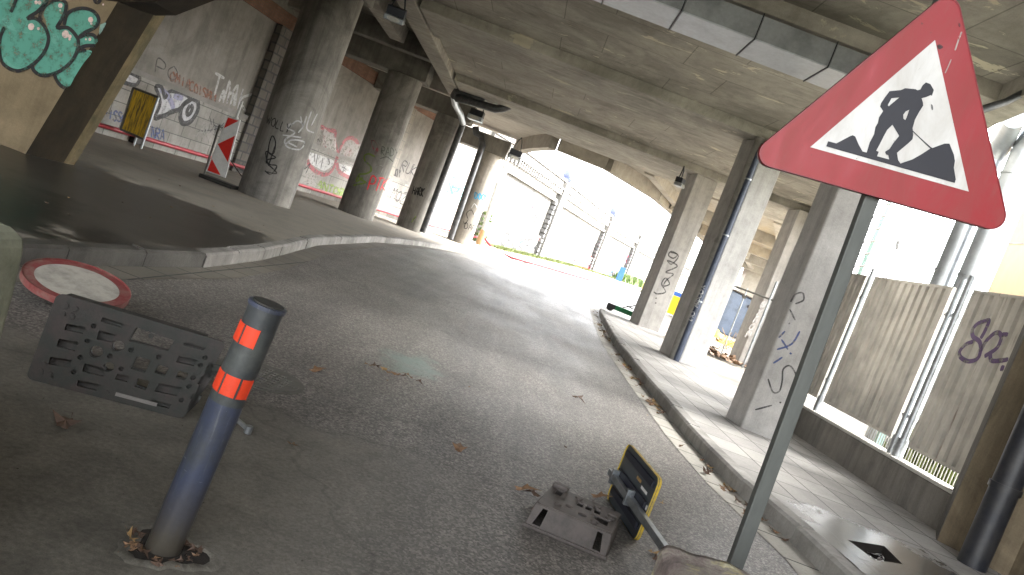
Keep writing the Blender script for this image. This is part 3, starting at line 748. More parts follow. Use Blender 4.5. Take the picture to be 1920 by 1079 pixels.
# graffiti on the wall -------------------------------------------------
def Z1(pts, s, ox, oy): return [(ox + x / s, oy + y / s) for x, y in pts]
z6 = lambda pts: Z1(pts, 3.997, 170, 110)
fills([z6([(235, 80), (355, 135), (360, 170), (320, 200), (200, 150)]), z6([(480, 205), (535, 212), (560, 285), (610, 240), (735, 290), (650, 345), (665, 385), (600, 412), (560, 440), (482, 452), (515, 330)]), z6([(590, 330), (640, 260), (730, 290), (650, 390), (600, 410)]),
       z6([(690, 350), (740, 300), (800, 310), (805, 380), (760, 460), (700, 490), (665, 440)])], S_wall, P['silver'], wall)
strokes([z6([(235, 80), (355, 135), (360, 170), (320, 200), (200, 150), (235, 80)]), z6([(480, 205), (530, 215), (555, 295), (600, 245), (735, 290), (650, 385), (570, 415), (480, 450), (520, 330), (480, 205)]),
         (.16, z6([(760, 300), (800, 320), (800, 390), (750, 470), (690, 485), (670, 430), (690, 350), (760, 300)])), (.14, z6([(745, 350), (760, 370), (745, 410), (725, 420), (722, 390), (745, 350)])), (.14, z6([(495, 440), (560, 425), (600, 400), (660, 385)]))],
        S_wall, .11, P['black'], wall)
strokes([z6([(520, 225), (590, 300), (620, 380)]), z6([(620, 280), (690, 300)])], S_wall, .16, P['lilac'], wall)
strokes([z6(l) for l in word('FISSO', (95, 440), (34, 10), (12, -70))] + [z6(l) for l in word('NRA', (452, 590), (34, 10), (8, -80))], S_wall, .05, P['blue'], wall)
strokes([z6(l) for l in word('TMK', (890, 250), (105, 60), (40, -150), .7)] + [z6(l) for l in word('AIM', (960, 320), (42, 14), (20, -90))], S_wall, .09, P['white'], wall)
strokes([z6(l) for l in word('OMIA', (590, 160), (40, 20), (10, -70))] + [z6(l) for l in word('COISMUL', (740, 235), (32, 17), (6, -70))], S_wall, .06, P['rust'], wall)
strokes([z6(l) for l in word('PO', (480, 100), (90, 40), (20, -100))] + [z6(l) for l in word('JAM', (850, 540), (45, 12), (16, -60))] + [z6([(890, 430), (905, 500)]), z6([(920, 450), (925, 500), (990, 520)]), z6([(1080, 600), (1130, 640), (1140, 700), (1110, 740)]), z6([(800, 545), (880, 540), (960, 520), (1000, 480)]), z6([(1150, 540), (1135, 570)])], S_wall, .035, P['grey'], wall)
z4 = lambda pts: Z1(pts, 5.395, 540, 200)
fills([z4([(215, 460), (450, 540), (440, 600), (370, 650), (300, 620), (215, 560)]), z4([(515, 575), (600, 600), (640, 620), (640, 700), (560, 670), (525, 620)])], S_wall, P['white'], wall)
fills([z4([(340, 210), (470, 260), (480, 500), (330, 450), (270, 420)]), z4([(520, 420), (600, 330), (690, 370), (740, 400), (680, 590), (510, 540)])], S_wall, P['chalk'], wall)
strokes([z4(l) for l in ([(330, 200), (390, 235), (475, 255), (470, 330), (480, 400), (495, 480), (480, 560), (440, 650), (380, 690), (300, 670), (220, 600), (200, 540)], [(500, 530), (520, 440), (570, 350), (630, 315), (690, 350), (720, 420)],
         [(495, 570), (510, 650), (560, 690), (620, 720)], [(360, 290), (375, 420), (430, 460)], [(590, 430), (580, 490), (640, 470), (600, 430)])], S_wall, .16, P['pink'], wall)
strokes([z4(l) for l in ([(270, 470), (265, 560)], [(300, 480), (280, 600)], [(400, 520), (420, 570), (400, 590)], [(350, 520), (330, 630)], [(540, 610), (580, 630), (550, 660), (580, 600)], [(430, 290), (420, 380)], [(300, 330), (330, 380), (300, 420), (280, 380)], [(660, 480), (700, 500)])] + [z4(l) for l in word('JOLY', (1070, 700), (16, 6), (10, -80))], S_wall, .05, P['grey'], wall)
strokes([z4(l) for l in word('ANTOR', (290, 820), (55, 20), (20, -70))], S_wall, .10, P['green'], wall)
rnd = random.Random(3)
strokes([z4([(130 + rnd.uniform(0, 200), 690 + i * 9 + rnd.uniform(-20, 20)) for _ in range(4)]) for i in range(14)], S_wall, .05, P['chalk'], wall)
z34 = lambda pts: Z1(pts, 3.373, 700, 160)
fills([z34([(480, 545), (570, 570), (560, 740), (470, 690)])], S_wall, P['ltteal'], wall)
strokes([z34(l) for l in ([(490, 580), (540, 600), (500, 640), (550, 660), (490, 680)], [(560, 590), (545, 700)], [(480, 620), (500, 700)])], S_wall, .12, P['cyan'], wall)
fills([z34([(475, 745), (525, 755), (515, 805), (480, 790)])], S_wall, P['yellow'], wall)
z5 = lambda pts: Z1(pts, 5.647, 900, 380)
strokes([z5(l) for l in word('CHUKEY', (215, 440), (62, 20), (45, -130), .8)] + [z5(l) for l in word('HEZ', (580, 520), (45, 16), (10, -70))] + [z5(l) for l in word('ESKAPI', (850, 420), (62, 28), (40, -140), .85)]
        + [z5(l) for l in word('BAU', (760, 530), (45, 16), (30, -100))] + [z5(l) for l in word('VISAN', (1210, 740), (42, 18), (16, -80))] + [z5([(1380, 430), (1410, 400), (1430, 440)])] + [z5(l) for l in word('SO', (1525, 640), (10, 5), (8, -40))], S_wall, .17, P['black'], wall)
fills([z5([(1010, 540), (1060, 530), (1195, 590), (1160, 715), (985, 640)])], S_wall, P['brightred'], wall)
strokes([z5(l) for l in word('SKT', (1005, 640), (60, 22), (20, -80), .8)], S_wall, .08, P['white'], wall)
strokes([z5(l) for l in word('HN', (880, 560), (55, 20), (10, -80))], S_wall, .14, P['lilac'], wall)
strokes([z5([(320 + rnd.uniform(0, 130), 60 + rnd.uniform(0, 190)), (320 + rnd.uniform(0, 130), 60 + rnd.uniform(0, 190)), (320 + rnd.uniform(0, 130), 90 + rnd.uniform(0, 190))]) for i in range(9)] + [z5([(700, 340), (715, 440)]), z5([(730, 340), (700, 440)]), z5([(980, 220), (1080, 260)])], S_wall, .2, P['brightblue'], wall)
strokes([z5([(480, 90), (460, 300)]), z5([(500, 220), (540, 260), (480, 290)]), z5([(640, 340), (620, 390), (660, 400)]), z5([(820, 260), (780, 340)])], S_wall, .16, P['pink'], wall)

def S_yz(y, z):
    off = 0 if z < LEDGE + .05 else -INSET
    for a, b in zip(W, W[1:]):
        if a[1] <= y <= b[1]:
            d = Vector((b[0] - a[0], b[1] - a[1], 0)).normalized(); nn = Vector((d.y, -d.x, 0)); x = a[0] + (b[0] - a[0]) * (y - a[1]) / (b[1] - a[1])
            return Vector((x, y, z)) + nn * off, nn
    return None
wr = random.Random(11)
words = ['SKERO', 'NOIZ', 'TAK', 'VULE', 'ROMZ', 'KEPS', 'DIAZ', 'OBEY'[:3], 'MURK', 'BLOK', 'HEXA', 'FUTR', 'WANE', 'ZONK', 'RIOT', 'PLAK']
cols = ['black', 'black', 'cyan', 'pink', 'brightblue', 'lilac', 'red', 'tealdot', 'green', 'black']
def wword(txt, y, z, hgt, wdt, cname, lw):
    ls = word(txt, (y, z), (wdt, wr.uniform(-.04, .04)), (wdt * .15, hgt), .8, .08)
    return cname, lw, ls
batch = {}
for y0, y1, zz, hh, n_ in ((44, 52, (.95, 1.05), (.45, .7), 5), (55, 69, (1.0, 1.2), (.4, .6), 7), (72, 88, (1.15, 1.3), (.35, .5), 6), (44, 52, (2.15, 3.2), (.5, 1.1), 8), (55, 69, (2.15, 3.0), (.6, 1.1), 10), (72, 90, (2.2, 3.0), (.5, 1.0), 8)):
    for _ in range(n_):
        c_, lw, ls = wword(wr.choice(words), wr.uniform(y0, y1 - 1.5), wr.uniform(*zz), wr.uniform(*hh), wr.uniform(.3, .55) * (1 + (y0 - 44) * .02), wr.choice(cols), wr.uniform(.07, .16))
        batch.setdefault(c_, []).extend([(lw, l) for l in ls])
for y0, zz, txt, c_ in ((34.6, 2.3, 'RUKE', 'grey'), (34.4, 1.0, 'MOZ', 'grey'), (35.5, 1.3, 'TEK', 'rust'), (37.5, 1.0, 'SEN', 'lilac'), (38.5, 2.3, 'OKI', 'black'), (14.5, 1.0, 'PAZ', 'grey'), (27.5, .8, 'LUM', 'grey'), (22.6, .8, 'ARS', 'chalk')):
    _, lw, ls = wword(txt, y0, zz, .5, .4, c_, .05); batch.setdefault(c_, []).extend([(.05, l) for l in ls])
for c_, ls in batch.items(): strokes(ls, S_yz, .1, P[c_], wall, off=.010)
# hose along the foot of the wall
hp = []
for y in [8, 12, 16, 20, 24, 28, 32, 36, 40, 42.5]:
    p, t, nn = wall_frame(y); hp.append((p.x + nn.x * .16, p.y + nn.y * .16, .15 + .22 + zg(y)))
tag(MB().tube(hp, .055, 8).build('conduit_pipe', M['hose']), 'red conduit pipe fixed along the foot of the graffiti wall', 'pipe')
hp = []
for x_, y_, yy in [(905, 440, 43.3), (912, 452, 43.0), (925, 468, 42.6)]:
    hp.append(at_y(x_, y_, yy))
for x_, y_, z_ in [(960, 484, .0), (1010, 497, .0), (1060, 512, .0), (1110, 526, .0), (1140, 531, .0), (1153, 528, .1)]:
    yy = 42
    for _ in range(12):
        p = at_z(x_, y_, zg(yy) + .2); yy = .5 * yy + .5 * max(36, min(90, p.y))
    hp.append(Vector((p.x, p.y, zg(p.y) + .2)))
tag(MB().tube([Vector(p) for p in hp], .06, 8).build('fire_hose', M['hose']), 'red hose snaking out of the underpass beside the grass strip', 'hose')

# ------------------------------------------------------------------ bridge deck
deck = thing('bridge_deck', 'grey concrete road bridge overhead with transverse beams, seen from below', 'bridge', (0, 12, 5.4))
YB = -3.4
redge = [(4.9, YB), (4.9, 8), (5.3, 11), (6.6, 17), (9.0, 24.9), (10.5, 28.7)]
MB().prism([(-4.15, YB)] + redge + [(-4.15, 28.7)], 5.63, 6.6).build('slab', M['deck'], deck)
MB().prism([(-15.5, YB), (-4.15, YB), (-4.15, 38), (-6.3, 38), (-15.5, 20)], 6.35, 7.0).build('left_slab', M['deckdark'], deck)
def rx(y): return interp([(b, a) for a, b in redge], y)
for y0, y1 in ((3.4, 5.6), (10.45, 12.4), (17.2, 19.6)):
    MB().prism([(-4.1, y0), (rx(y0) - .05, y0), (rx(y1) - .05, y1), (-4.1, y1)], 5.4, 5.68).build('crossbeam', M['beam'], deck, .015)
MB().prism([(-4.1, 24.9), (rx(24.9) - .05, 24.9), (rx(28.6) - .05, 28.62), (-4.1, 28.62)], 5.4, 5.68).build('crossbeam', M['beam'], deck, .015)
MB().prism([(-4.72, YB + .1), (-4.18, YB + .1), (-4.18, 28.6), (-4.72, 28.6)], 5.42, 6.4).build('girder', M['beam'], deck, .03)
MB().prism([(-6.5, YB + .1), (-6.0, YB + .1), (-6.0, 28.6), (-6.5, 28.6)], 5.9, 6.4).build('girder', M['beam'], deck, .03)
for y0 in (10.4, 17.2, 24.9):
    MB().prism([(-14, y0), (-4.75, y0), (-4.75, y0 + .5), (-14, y0 + .5)], 5.72 if y0 > 11 else 5.5, 6.4).build('crossbeam', M['cap'], deck, .02)
# right fascia
for (a, b) in zip(redge, redge[1:]):
    t = Vector((b[0] - a[0], b[1] - a[1], 0)); nn = Vector((t.y, -t.x, 0)).normalized()
    MB().obox((a[0] - nn.x * .12, a[1] - nn.y * .12, 5.3), t, nn * .3, (0, 0, 1.5)).build('fascia', M['beam'], deck)
fd = thing('far_bridge_deck', 'pale ribbed concrete deck curving away beyond the first bridge', 'bridge', (8, 40, 5.5))
far = [(-8, 28.75), (-8, 38), (-2.0, 37.5), (-1.1, 33.5), (-.3, 30.7), (1.7, 31.0), (4.4, 34.8), (6.8, 40.3), (10.3, 48.5), (16, 61), (17.5, 63), (21.5, 60), (15.2, 42), (10.6, 28.75)]
MB().prism(far, 5.75, 6.6).build('slab', M['fardeck'], fd)
edge = [(-2.0, 37.5), (-1.1, 33.5), (-.3, 30.7), (1.7, 31.0), (4.4, 34.8), (6.8, 40.3), (10.3, 48.5), (16, 61)]
for a, b in zip(edge, edge[1:]):
    t = Vector((b[0] - a[0], b[1] - a[1], 0)); nn = Vector((t.y, -t.x, 0)).normalized()
    MB().obox((a[0] + nn.x * .02, a[1] + nn.y * .02, 5.15), t, nn * .35, (0, 0, .62)).build('edge_beam', M['fardeck'], fd)
MB().prism([(-8, 28.8), (10.6, 28.8), (10.8, 29.15), (-8, 29.15)], 5.42, 5.78).build('crossbeam', M['fardeck'], fd)
for y0, xa, xb in ((36.4, 5.6, 13.3), (43.4, 8.7, 15.6), (50.4, 11.7, 18.0), (57.4, 15, 20.5)):
    MB().prism([(xa, y0), (xb, y0), (xb, y0 + .35), (xa, y0 + .35)], 5.2, 5.78).build('crossbeam', M['fardeck'], fd)
for i in range(10):
    x0 = 3.5 + i * 2.6; y0, y1 = 29.2, 57.5
    sx = .36
    for ya, yb in ((29.2, 36.35), (36.8, 43.35), (43.8, 50.35), (50.8, 57.35)):
        xa = x0 + (ya - 29.2) * sx - 3; xb = x0 + (yb - 29.2) * sx - 3
        lim = interp([(30.7, -.3), (31, 1.7), (34.8, 4.4), (40.3, 6.8), (48.5, 10.3), (61, 16)], ya) + .4
        lim2 = interp([(30.7, -.3), (31, 1.7), (34.8, 4.4), (40.3, 6.8), (48.5, 10.3), (61, 16)], yb) + .4
        if xa < lim or xb < lim2 or xb > .345 * yb: continue
        MB().prism([(xa, ya), (xa + .4, ya), (xb + .4, yb), (xb, yb)], 5.35, 5.77).build('rib', M['fardeck'], fd)
fc = thing('concrete_column', 'pale far column under the curving deck, beside the dark graffiti corner', 'column', (17, 59, .6))
MB().prism([(16.2, 58.6), (17.4, 58.6), (17.4, 59.8), (16.2, 59.8)], zg(59), 5.74).build('shaft', M['fardeck'], fc)
MB().box((18.2, 60.2, zg(60)), (21.5, 60.8, 5.7)).build('back_wall', M['cap'], fc)

# ------------------------------------------------------------------ round columns with cap beams
def rcol(cx, cy, r, z0, z1, m, label, capz, capx0, capx1, capd=.55, capm='cap'):
    t = thing('round_column', label, 'column', (cx, cy, z0), 'round columns along the left pavement')
    MB().tube([(cx, cy, z0 - .1), (cx, cy, z0 + .5), (cx, cy, (z0 + z1) / 2), (cx, cy, z1)], r, 48).build('shaft', M[m], t)
    if capz:
        MB().box((capx0, cy - capd, z1), (capx1, cy + capd, capz)).build('cap_beam', M[capm], t, .03)
    return t
c1 = rcol(-6.25, 18.2, .63, .15, 5.3, 'col_round', 'nearest round concrete column, with black loops and a white tag, by the striped panel', 6.0, -11.2, -5.5, .5)
c2 = rcol(-5.95, 26.5, .62, .15, 5.15, 'col_round', 'round concrete column with a green S and red letters, second from the striped panel', 5.9, -9.6, -5.15, .5)
c3 = rcol(-4.75, 31.4, .60, .15, 4.95, 'col_round', 'dark round column with a black drainpipe down its right side', 5.7, -8.0, -3.9, .5)
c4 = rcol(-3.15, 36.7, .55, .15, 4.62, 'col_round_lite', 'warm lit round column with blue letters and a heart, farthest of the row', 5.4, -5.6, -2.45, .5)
s1, s2, s3, s4 = S_cyl(-6.25, 18.2, .63), S_cyl(-5.95, 26.5, .62), S_cyl(-4.75, 31.4, .60), S_cyl(-3.15, 36.7, .55)
zc = lambda pts: Z1(pts, 2.247, 450, 0)
strokes([zc(l) for l in ([(105, 720), (130, 735), (155, 700), (120, 690), (110, 640), (140, 650), (150, 600), (135, 575), (120, 640), (150, 665), (110, 680), (155, 730), (115, 725)], [(125, 600), (110, 690)], [(150, 610), (120, 700)])], s1, .03, P['black'], c1)
strokes([zc(l) for l in ([(215, 520), (200, 540), (230, 560), (190, 590), (200, 620), (250, 630), (270, 600), (220, 590), (190, 610)], [(205, 540), (240, 510), (265, 530), (245, 560)], [(255, 490), (265, 530), (280, 490)], [(300, 470), (280, 540), (310, 560)], [(325, 480), (300, 530)], [(180, 570), (260, 580)], [(200, 600), (240, 620)])], s1, .035, P['white'], c1)
strokes([zc(l) for l in word('WOLLY', (110, 520), (20, 9), (10, -34))], s1, .025, P['grey'], c1)
strokes([z4(l) for l in ([(880, 510), (820, 480), (775, 500), (780, 550), (830, 600), (840, 650), (790, 680), (720, 690), (740, 740), (790, 770), (700, 790), (660, 800)], [(720, 690), (690, 760), (760, 720)])], s2, .06, P['green'], c2)
strokes([z4(l) for l in word('RADY', (940, 490), (45, 6), (10, -80))] + [z4([(930, 530), (1000, 510), (1060, 560)])], s2, .035, P['dkgreen'], c2)
strokes([z4(l) for l in word('PTK', (800, 840), (65, 6), (50, -130))], s2, .05, P['brightred'], c2)
fills([z4([(840, 340), (880, 350), (915, 440), (880, 480), (850, 400)])], s2, P['pink'], c2)
strokes([z4(l) for l in ([(890, 600), (955, 605), (930, 690), (865, 670), (890, 600)],)], s2, .025, P['chalk'], c2)
strokes([z34(l) for l in word('HARK', (245, 690), (18, 4), (14, -50))] , s3, .05, P['black'], c3)
strokes([z34([(240, 870), (270, 830), (250, 850)])], s3, .03, P['green'], c3)
strokes([z34(l) for l in word('DOOM', (640, 715), (22, 4), (4, -36))], s4, .06, P['cyan'], c4)
strokes([z34(l) for l in ([(600, 850), (590, 810), (620, 790), (635, 820)], [(600, 850), (580, 880), (570, 860)])] + [z34(l) for l in word('DAP', (575, 905), (24, 8), (8, -36))], s4, .03, P['black'], c4)
strokes([z34(l) for l in ([(620, 780), (640, 750), (660, 790), (640, 820), (670, 830)], [(650, 760), (670, 790)])], s4, .03, P['white'], c4)

# ------------------------------------------------------------------ square columns
def sqcol(pts, z0, z1, m, label, bev=.02):
    cx = sum(p[0] for p in pts) / 4; cy = sum(p[1] for p in pts) / 4
    t = thing('square_column', label, 'column', (cx, cy, z0), 'square columns along the right pavement')
    MB().prism(pts, z0 - .05, z1).build('shaft', m, t, bev)
    return t
A = sqcol([(4.27, 25.0), (5.05, 25.35), (4.9, 26.3), (4.1, 25.95)], .15, 5.4, M['col_sq'], 'square grey column with looping grey graffiti above the green scooter')
B = sqcol([(4.06, 17.05), (4.60, 17.15), (4.60, 18.15), (3.76, 18.05)], .15, 5.4, M['col_sq'], 'square grey column with a dark blue drainpipe on its face')
Cc = sqcol([(3.56, 10.32), (4.0, 10.25), (4.02, 10.95), (3.48, 10.85)], .15, 5.4, M['col_sq'], 'large pale square column with dark spray marks beside the corrugated fence')
D = thing('square_column', 'blockwork column with white letters behind the temporary fence', 'column', (8.0, 24.9, .15), 'square columns along the right pavement')
MB().prism([(7.55, 24.4), (8.5, 24.6), (8.3, 25.6), (7.5, 25.4)], .1, 5.4).build('shaft', M['col_sq'], D, .02)
dmb = MB(); a, b = Vector((7.86, 24.46, .1)), Vector((8.51, 24.596, .1)); off = Vector((.02, -.1, 0)).normalized() * .03
dmb.add([a + off, b + off, b + off + Vector((0, 0, 4.2)), a + off + Vector((0, 0, 4.2)), a, b, b + Vector((0, 0, 4.2)), a + Vector((0, 0, 4.2))], [(0, 1, 2, 3), (3, 2, 6, 7), (0, 3, 7, 4), (1, 5, 6, 2)], False, [(0, 0), (.66, 0), (.66, 4.2), (0, 4.2)] * 2)
dmb.build('block_facing', M['tile'], D)
def face_surf(p, q):
    d = Vector((q[0] - p[0], q[1] - p[1], 0)); return S_plane((p[0], p[1], 0), (d.y, -d.x, 0))
zA = lambda pts: Z1(pts, 2.698, 840, 240)
strokes([zA(l) for l in ([(1125, 630), (1160, 640), (1140, 660), (1115, 645), (1130, 625), (1165, 650), (1130, 690), (1110, 670), (1160, 700), (1100, 730), (1140, 740), (1105, 770), (1090, 800), (1120, 790), (1100, 760), (1080, 790), (1100, 830), (1060, 840), (1040, 830)], [(1050, 860), (1054, 864)], [(1048, 884), (1053, 888)])], face_surf((4.27, 25.0), (5.05, 25.35)), .045, P['grey'], A)
zC = lambda pts: Z1(pts, 2.917, 1340, 330)
strokes([zC(l) for l in ([(350, 885), (385, 850)], [(340, 950), (420, 920), (465, 850)], [(365, 895), (400, 950)], [(410, 968), (420, 975)], [(320, 1025), (370, 992)], [(404, 806), (410, 810)])], face_surf((3.56, 10.32), (4.0, 10.25)), .025, P['blue'], Cc)
zC2 = lambda pts: Z1(pts, 2.847, 1340, 700)
strokes([zC2(l) for l in ([(285, 30), (310, 100), (345, 95), (360, 40), (365, -20), (400, -40), (430, 0), (430, 30)], [(215, 195), (305, 172)], [(345, 155), (355, 158)])] + [zC([(415, 690), (440, 650), (480, 640), (485, 680), (440, 700)]), zC([(410, 730), (440, 790)])], face_surf((3.56, 10.32), (4.0, 10.25)), .022, P['grey'], Cc)
zD = lambda pts: Z1(pts, 2.917, 1340, 330)
strokes([zD(l) for l in word('BXKOE', (262, 690), (-20, 40), (22, 0), .8)], face_surf((7.55, 24.4), (8.5, 24.6)), .05, P['white'], D)
# near right pier and side wall
E_ = thing('end_pier', 'dark concrete end pier and tan wall at the right edge', 'pier', (5.3, 7.5, .15))
MB().prism([(4.86, 7.62), (5.9, 7.72), (5.9, 8.28), (5.22, 8.26)], .1, 5.5).build('pier', M['plinth'], E_, .02)
MB().prism([(4.86, 7.6), (5.28, 7.1), (5.28, -14.0), (5.9, -14.0), (5.9, 7.7)], .1, 5.5).build('side_wall', M['sidewall'], E_)
dp = thing('drainpipe', 'thick black drainpipe standing in front of the right end pier', 'pipe', (4.86, 7.0, .15))
dpp = MB().tube([(4.86, 7.0, .1), (4.86, 7.0, 5.4)], .125, 24).build('pipe', M['darkpipe'], dp)
for z in (.9, 1.9, 3.0): MB().tube([(4.86, 7.0, z), (4.86, 7.0, z + .06)], .14, 24).build('clamp', M['darkpipe'], dpp)
MB().tube([(4.86, 7.0, 1.6), (5.0, 6.9, 1.62), (5.28, 6.8, 1.62)], .03, 10).build('bracket', M['darkpipe'], dpp)
# drainpipes on column B
pb = thing('drainpipe', 'slim dark blue drainpipe with white writing on the square column', 'pipe', (4.22, 16.98, .15))
q1 = at_y(1268, 677, 16.95); q2 = at_y(1413, 300, 16.95); q3 = at_y(1422, 265, 16.95); q4 = at_y(1445, 258, 16.9)
dx_ = q1.x
MB().tube([(dx_, 16.98, .12), (dx_, 16.98, 5.0), (dx_ + .03, 16.97, 5.2), (dx_ + .12, 16.95, 5.27), (dx_ + .5, 16.93, 5.27)], .07, 16).build('pipe', M['bluepipe'], pb)
for z in (1.55, 3.1, 4.4): MB().tube([(dx_, 16.98, z), (dx_, 16.98, z + .03)], .085, 16).build('clamp', M['galv'], pb)
strokes(word('NO WOODY', (1292, 600), (3.2, -8.4), (6, 2), .8, .08), S_cyl(dx_, 16.98, .07), .018, P['white'], pb, off=.004)
pb2 = thing('drainpipe', 'grey rust stained drainpipe set into the left edge of the square column', 'pipe', (3.95, 17.2, .15))
MB().tube([(3.95, 17.2, .12), (3.95, 17.2, 5.38)], .12, 20).build('pipe', M['greypipe'], pb2)
MB().tube([(3.95, 17.2, 2.9), (3.95, 17.2, 3.0)], .135, 20).build('clamp', M['greypipe'], pb2)
# drain pipes of c3
p3 = thing('drainpipe', 'black drainpipe with two insulated branches beside the dark round column', 'pipe', (-4.1, 30.9, .15))
Yc = 30.75
def pp(pts, Y): return [at_y(x, y, Y) for x, y in pts]
MB().tube(pp([(792, 436), (868, 232)], Yc), .13, 14).build('downpipe', M['blackpipe'], p3)
def pq(pts): return [at_y(x, y, Y) for x, y, Y in pts]
MB().tube(pq([(868, 232, 30.75), (864, 215, 29.4), (853, 195, 27.8), (851, 181, 27.0)]), .12, 14).build('joint', M['galv'], p3)
MB().tube(pq([(851, 181, 27.0), (856, 172, 26.8), (870, 172, 26.7), (890, 181, 26.6), (903, 184, 26.5), (916, 178, 26.5)]), .14, 14).build('branch', M['blackpipe'], p3)
MB().tube(pq([(856, 184, 26.8), (880, 190, 26.6), (930, 205, 26.4), (945, 203, 26.4), (962, 196, 26.4)]), .14, 14).build('branch', M['blackpipe'], p3)
p4 = thing('drainpipe', 'dark drainpipe down the left side of the warm lit round column', 'pipe', (-3.7, 36.2, .15))
MB().tube(pp([(844, 448), (905, 272), (903, 256), (893, 250), (892, 238)], 36.0), .16, 14).build('pipe', M['blackpipe'], p4)
p5 = thing('drainpipe', 'pale drainpipe with a rusty foot just outside the underpass', 'pipe', (-3.3, 41, .2))
MB().tube(pp([(898, 458), (934, 345)], 40.5), .13, 12).build('pipe', M['col_sq'], p5)
MB().tube(pp([(897, 460), (907, 432)], 40.5), .17, 12).build('foot', plain('rusty_pipe_foot', col(.4, .25, .12), .7), p5)

# ------------------------------------------------------------------ tan pier at the left
lp = thing('leaning_pier', 'tan leaning concrete pier with teal bubble graffiti at the left edge', 'pier', (-7, 10.5, .15))
b0, b1, b2 = at_z(48, 289, .15), at_z(128, 308, .15), at_z(119, 306, .15)
k = .235
def lean(p, z): return Vector((p.x + (z - .15) * k * .95, p.y, z))
zt = 2.56
fr = [Vector((-10.5, 9.7, .1)), b0, lean(b0, zt), Vector((-10.5, 9.7, zt))]
n0 = (b0 - Vector((-10.5, 9.7, .1))); fn_ = Vector((n0.y, -n0.x, 0)).normalized()
MB().add([Vector((-10.5, b0.y, .1)), b0, lean(b0, 6.4), Vector((-10.5, b0.y, 6.4))], [(0, 1, 2, 3)]).build('front_face', M['pier'], lp)
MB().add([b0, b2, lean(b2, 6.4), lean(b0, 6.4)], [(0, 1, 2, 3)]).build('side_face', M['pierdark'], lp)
b3 = Vector((b1.x, b1.y + .15, .15)); b4 = Vector((-10.5, b1.y + .5, .15))
MB().add([b2, b1, b3, b4, lean(b2, 6.4), lean(b1, 6.4), lean(b3, 6.4), Vector((-10.5, b4.y, 6.4))], [(0, 1, 5, 4), (1, 2, 6, 5), (2, 3, 7, 6)]).build('rear_edge', M['pieredge'], lp)
# arch haunch springing from the pier
prof = [(222, 4), (280, 30), (330, 27), (405, 0)]
hx = [at_y(x, y, 10.95) for x, y in prof[1:]]
ha = MB()
zz = [(hx[0].x - .35, 2.45), (hx[0].x, hx[0].z), (hx[1].x, hx[1].z - .02), (hx[2].x, hx[2].z), (-4.6, 3.8), (-4.2, 4.6), (-4.15, 5.55), (-8.5, 5.55), (-8.5, 2.45)]
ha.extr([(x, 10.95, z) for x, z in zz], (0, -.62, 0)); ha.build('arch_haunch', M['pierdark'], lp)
fs_ = S_plane(b0, (0, -1, 0))
def fsurf(x, y):
    h = fs_(x, y); return h
zp = lambda pts: Z1(pts, 5.395, 0, 0)
fills([zp([(-60, -60), (160, -40), (480, -30), (470, 60), (380, 140), (290, 190), (360, 190), (450, 260), (490, 370), (470, 510), (390, 630), (280, 700), (170, 720), (60, 680), (0, 570), (-60, 500)]),
       zp([(440, 140), (510, 30), (600, 10), (670, 40), (660, 150), (590, 280), (700, 285), (780, 370), (795, 450), (750, 590), (640, 710), (500, 765), (400, 755), (350, 690), (460, 540), (500, 380)]),
       zp([(720, 120), (850, 90), (960, 130), (1000, 210), (960, 290), (870, 350), (800, 370), (720, 290), (660, 270), (680, 190)]),
       zp([(800, 380), (880, 350), (980, 390), (975, 440), (870, 470), (790, 500)]),
       zp([(780, 520), (900, 510), (930, 540), (850, 640), (760, 780), (700, 880), (620, 860), (560, 740), (680, 690)])], fsurf, P['teal'], lp)
fills([zp([(20, 200), (100, 180), (170, 300), (330, 340), (200, 330), (60, 280)]), zp([(510, 400), (560, 340), (600, 400), (560, 450)]), zp([(30, 560), (180, 690), (330, 640), (180, 710), (40, 640)])], fsurf, P['teal2'], lp, off=.009)
strokes([zp(l) for l in ([(180, -40), (150, 50), (115, 130)], [(50, 280), (10, 380), (0, 520), (40, 650), (160, 720), (280, 695), (400, 600), (475, 490), (495, 370), (440, 250), (360, 190), (285, 190), (390, 120), (470, 30), (490, -20)],
                         [(430, 210), (410, 170), (450, 80), (530, 20), (610, 5), (670, 35), (665, 130), (620, 220), (585, 285), (690, 285), (770, 360), (798, 440), (760, 580), (650, 700), (520, 760), (420, 765), (350, 720), (330, 660)],
                         [(655, 260), (680, 160), (740, 110), (850, 90), (950, 120), (1005, 200), (970, 280), (870, 330), (805, 380)], [(805, 385), (870, 355), (950, 360), (980, 400)], [(790, 505), (870, 470), (970, 465)], [(560, 750), (570, 800), (620, 870), (680, 900)], [(780, 520), (880, 515)],
                         [(960, -20), (970, 20), (1000, 30), (1025, 0)])], fsurf, .05, P['black'], lp, off=.012)
def blob(cx, cy, r): return zp([(cx + r * math.cos(a), cy + r * 1.1 * math.sin(a)) for a in [i * math.pi / 4 for i in range(8)]])
fills([blob(*b) for b in ((322, 275, 32), (395, 295, 14), (372, 30, 18), (408, 32, 18), (618, 62, 22), (617, 110, 10), (670, 352, 36), (715, 375, 18), (712, 403, 12), (925, 205, 26), (933, 245, 12), (878, 404, 9), (918, 404, 15), (1053, 53, 9))], fsurf, P['dots'], lp, off=.014)
fills([zp([(1010, 250), (1070, 230), (1040, 300), (1000, 350)]), ], S_plane(b0, (b2 - b0).cross(Vector((0, 0, 1)) + Vector((k, 0, 0)))), P['tealdot'], lp)

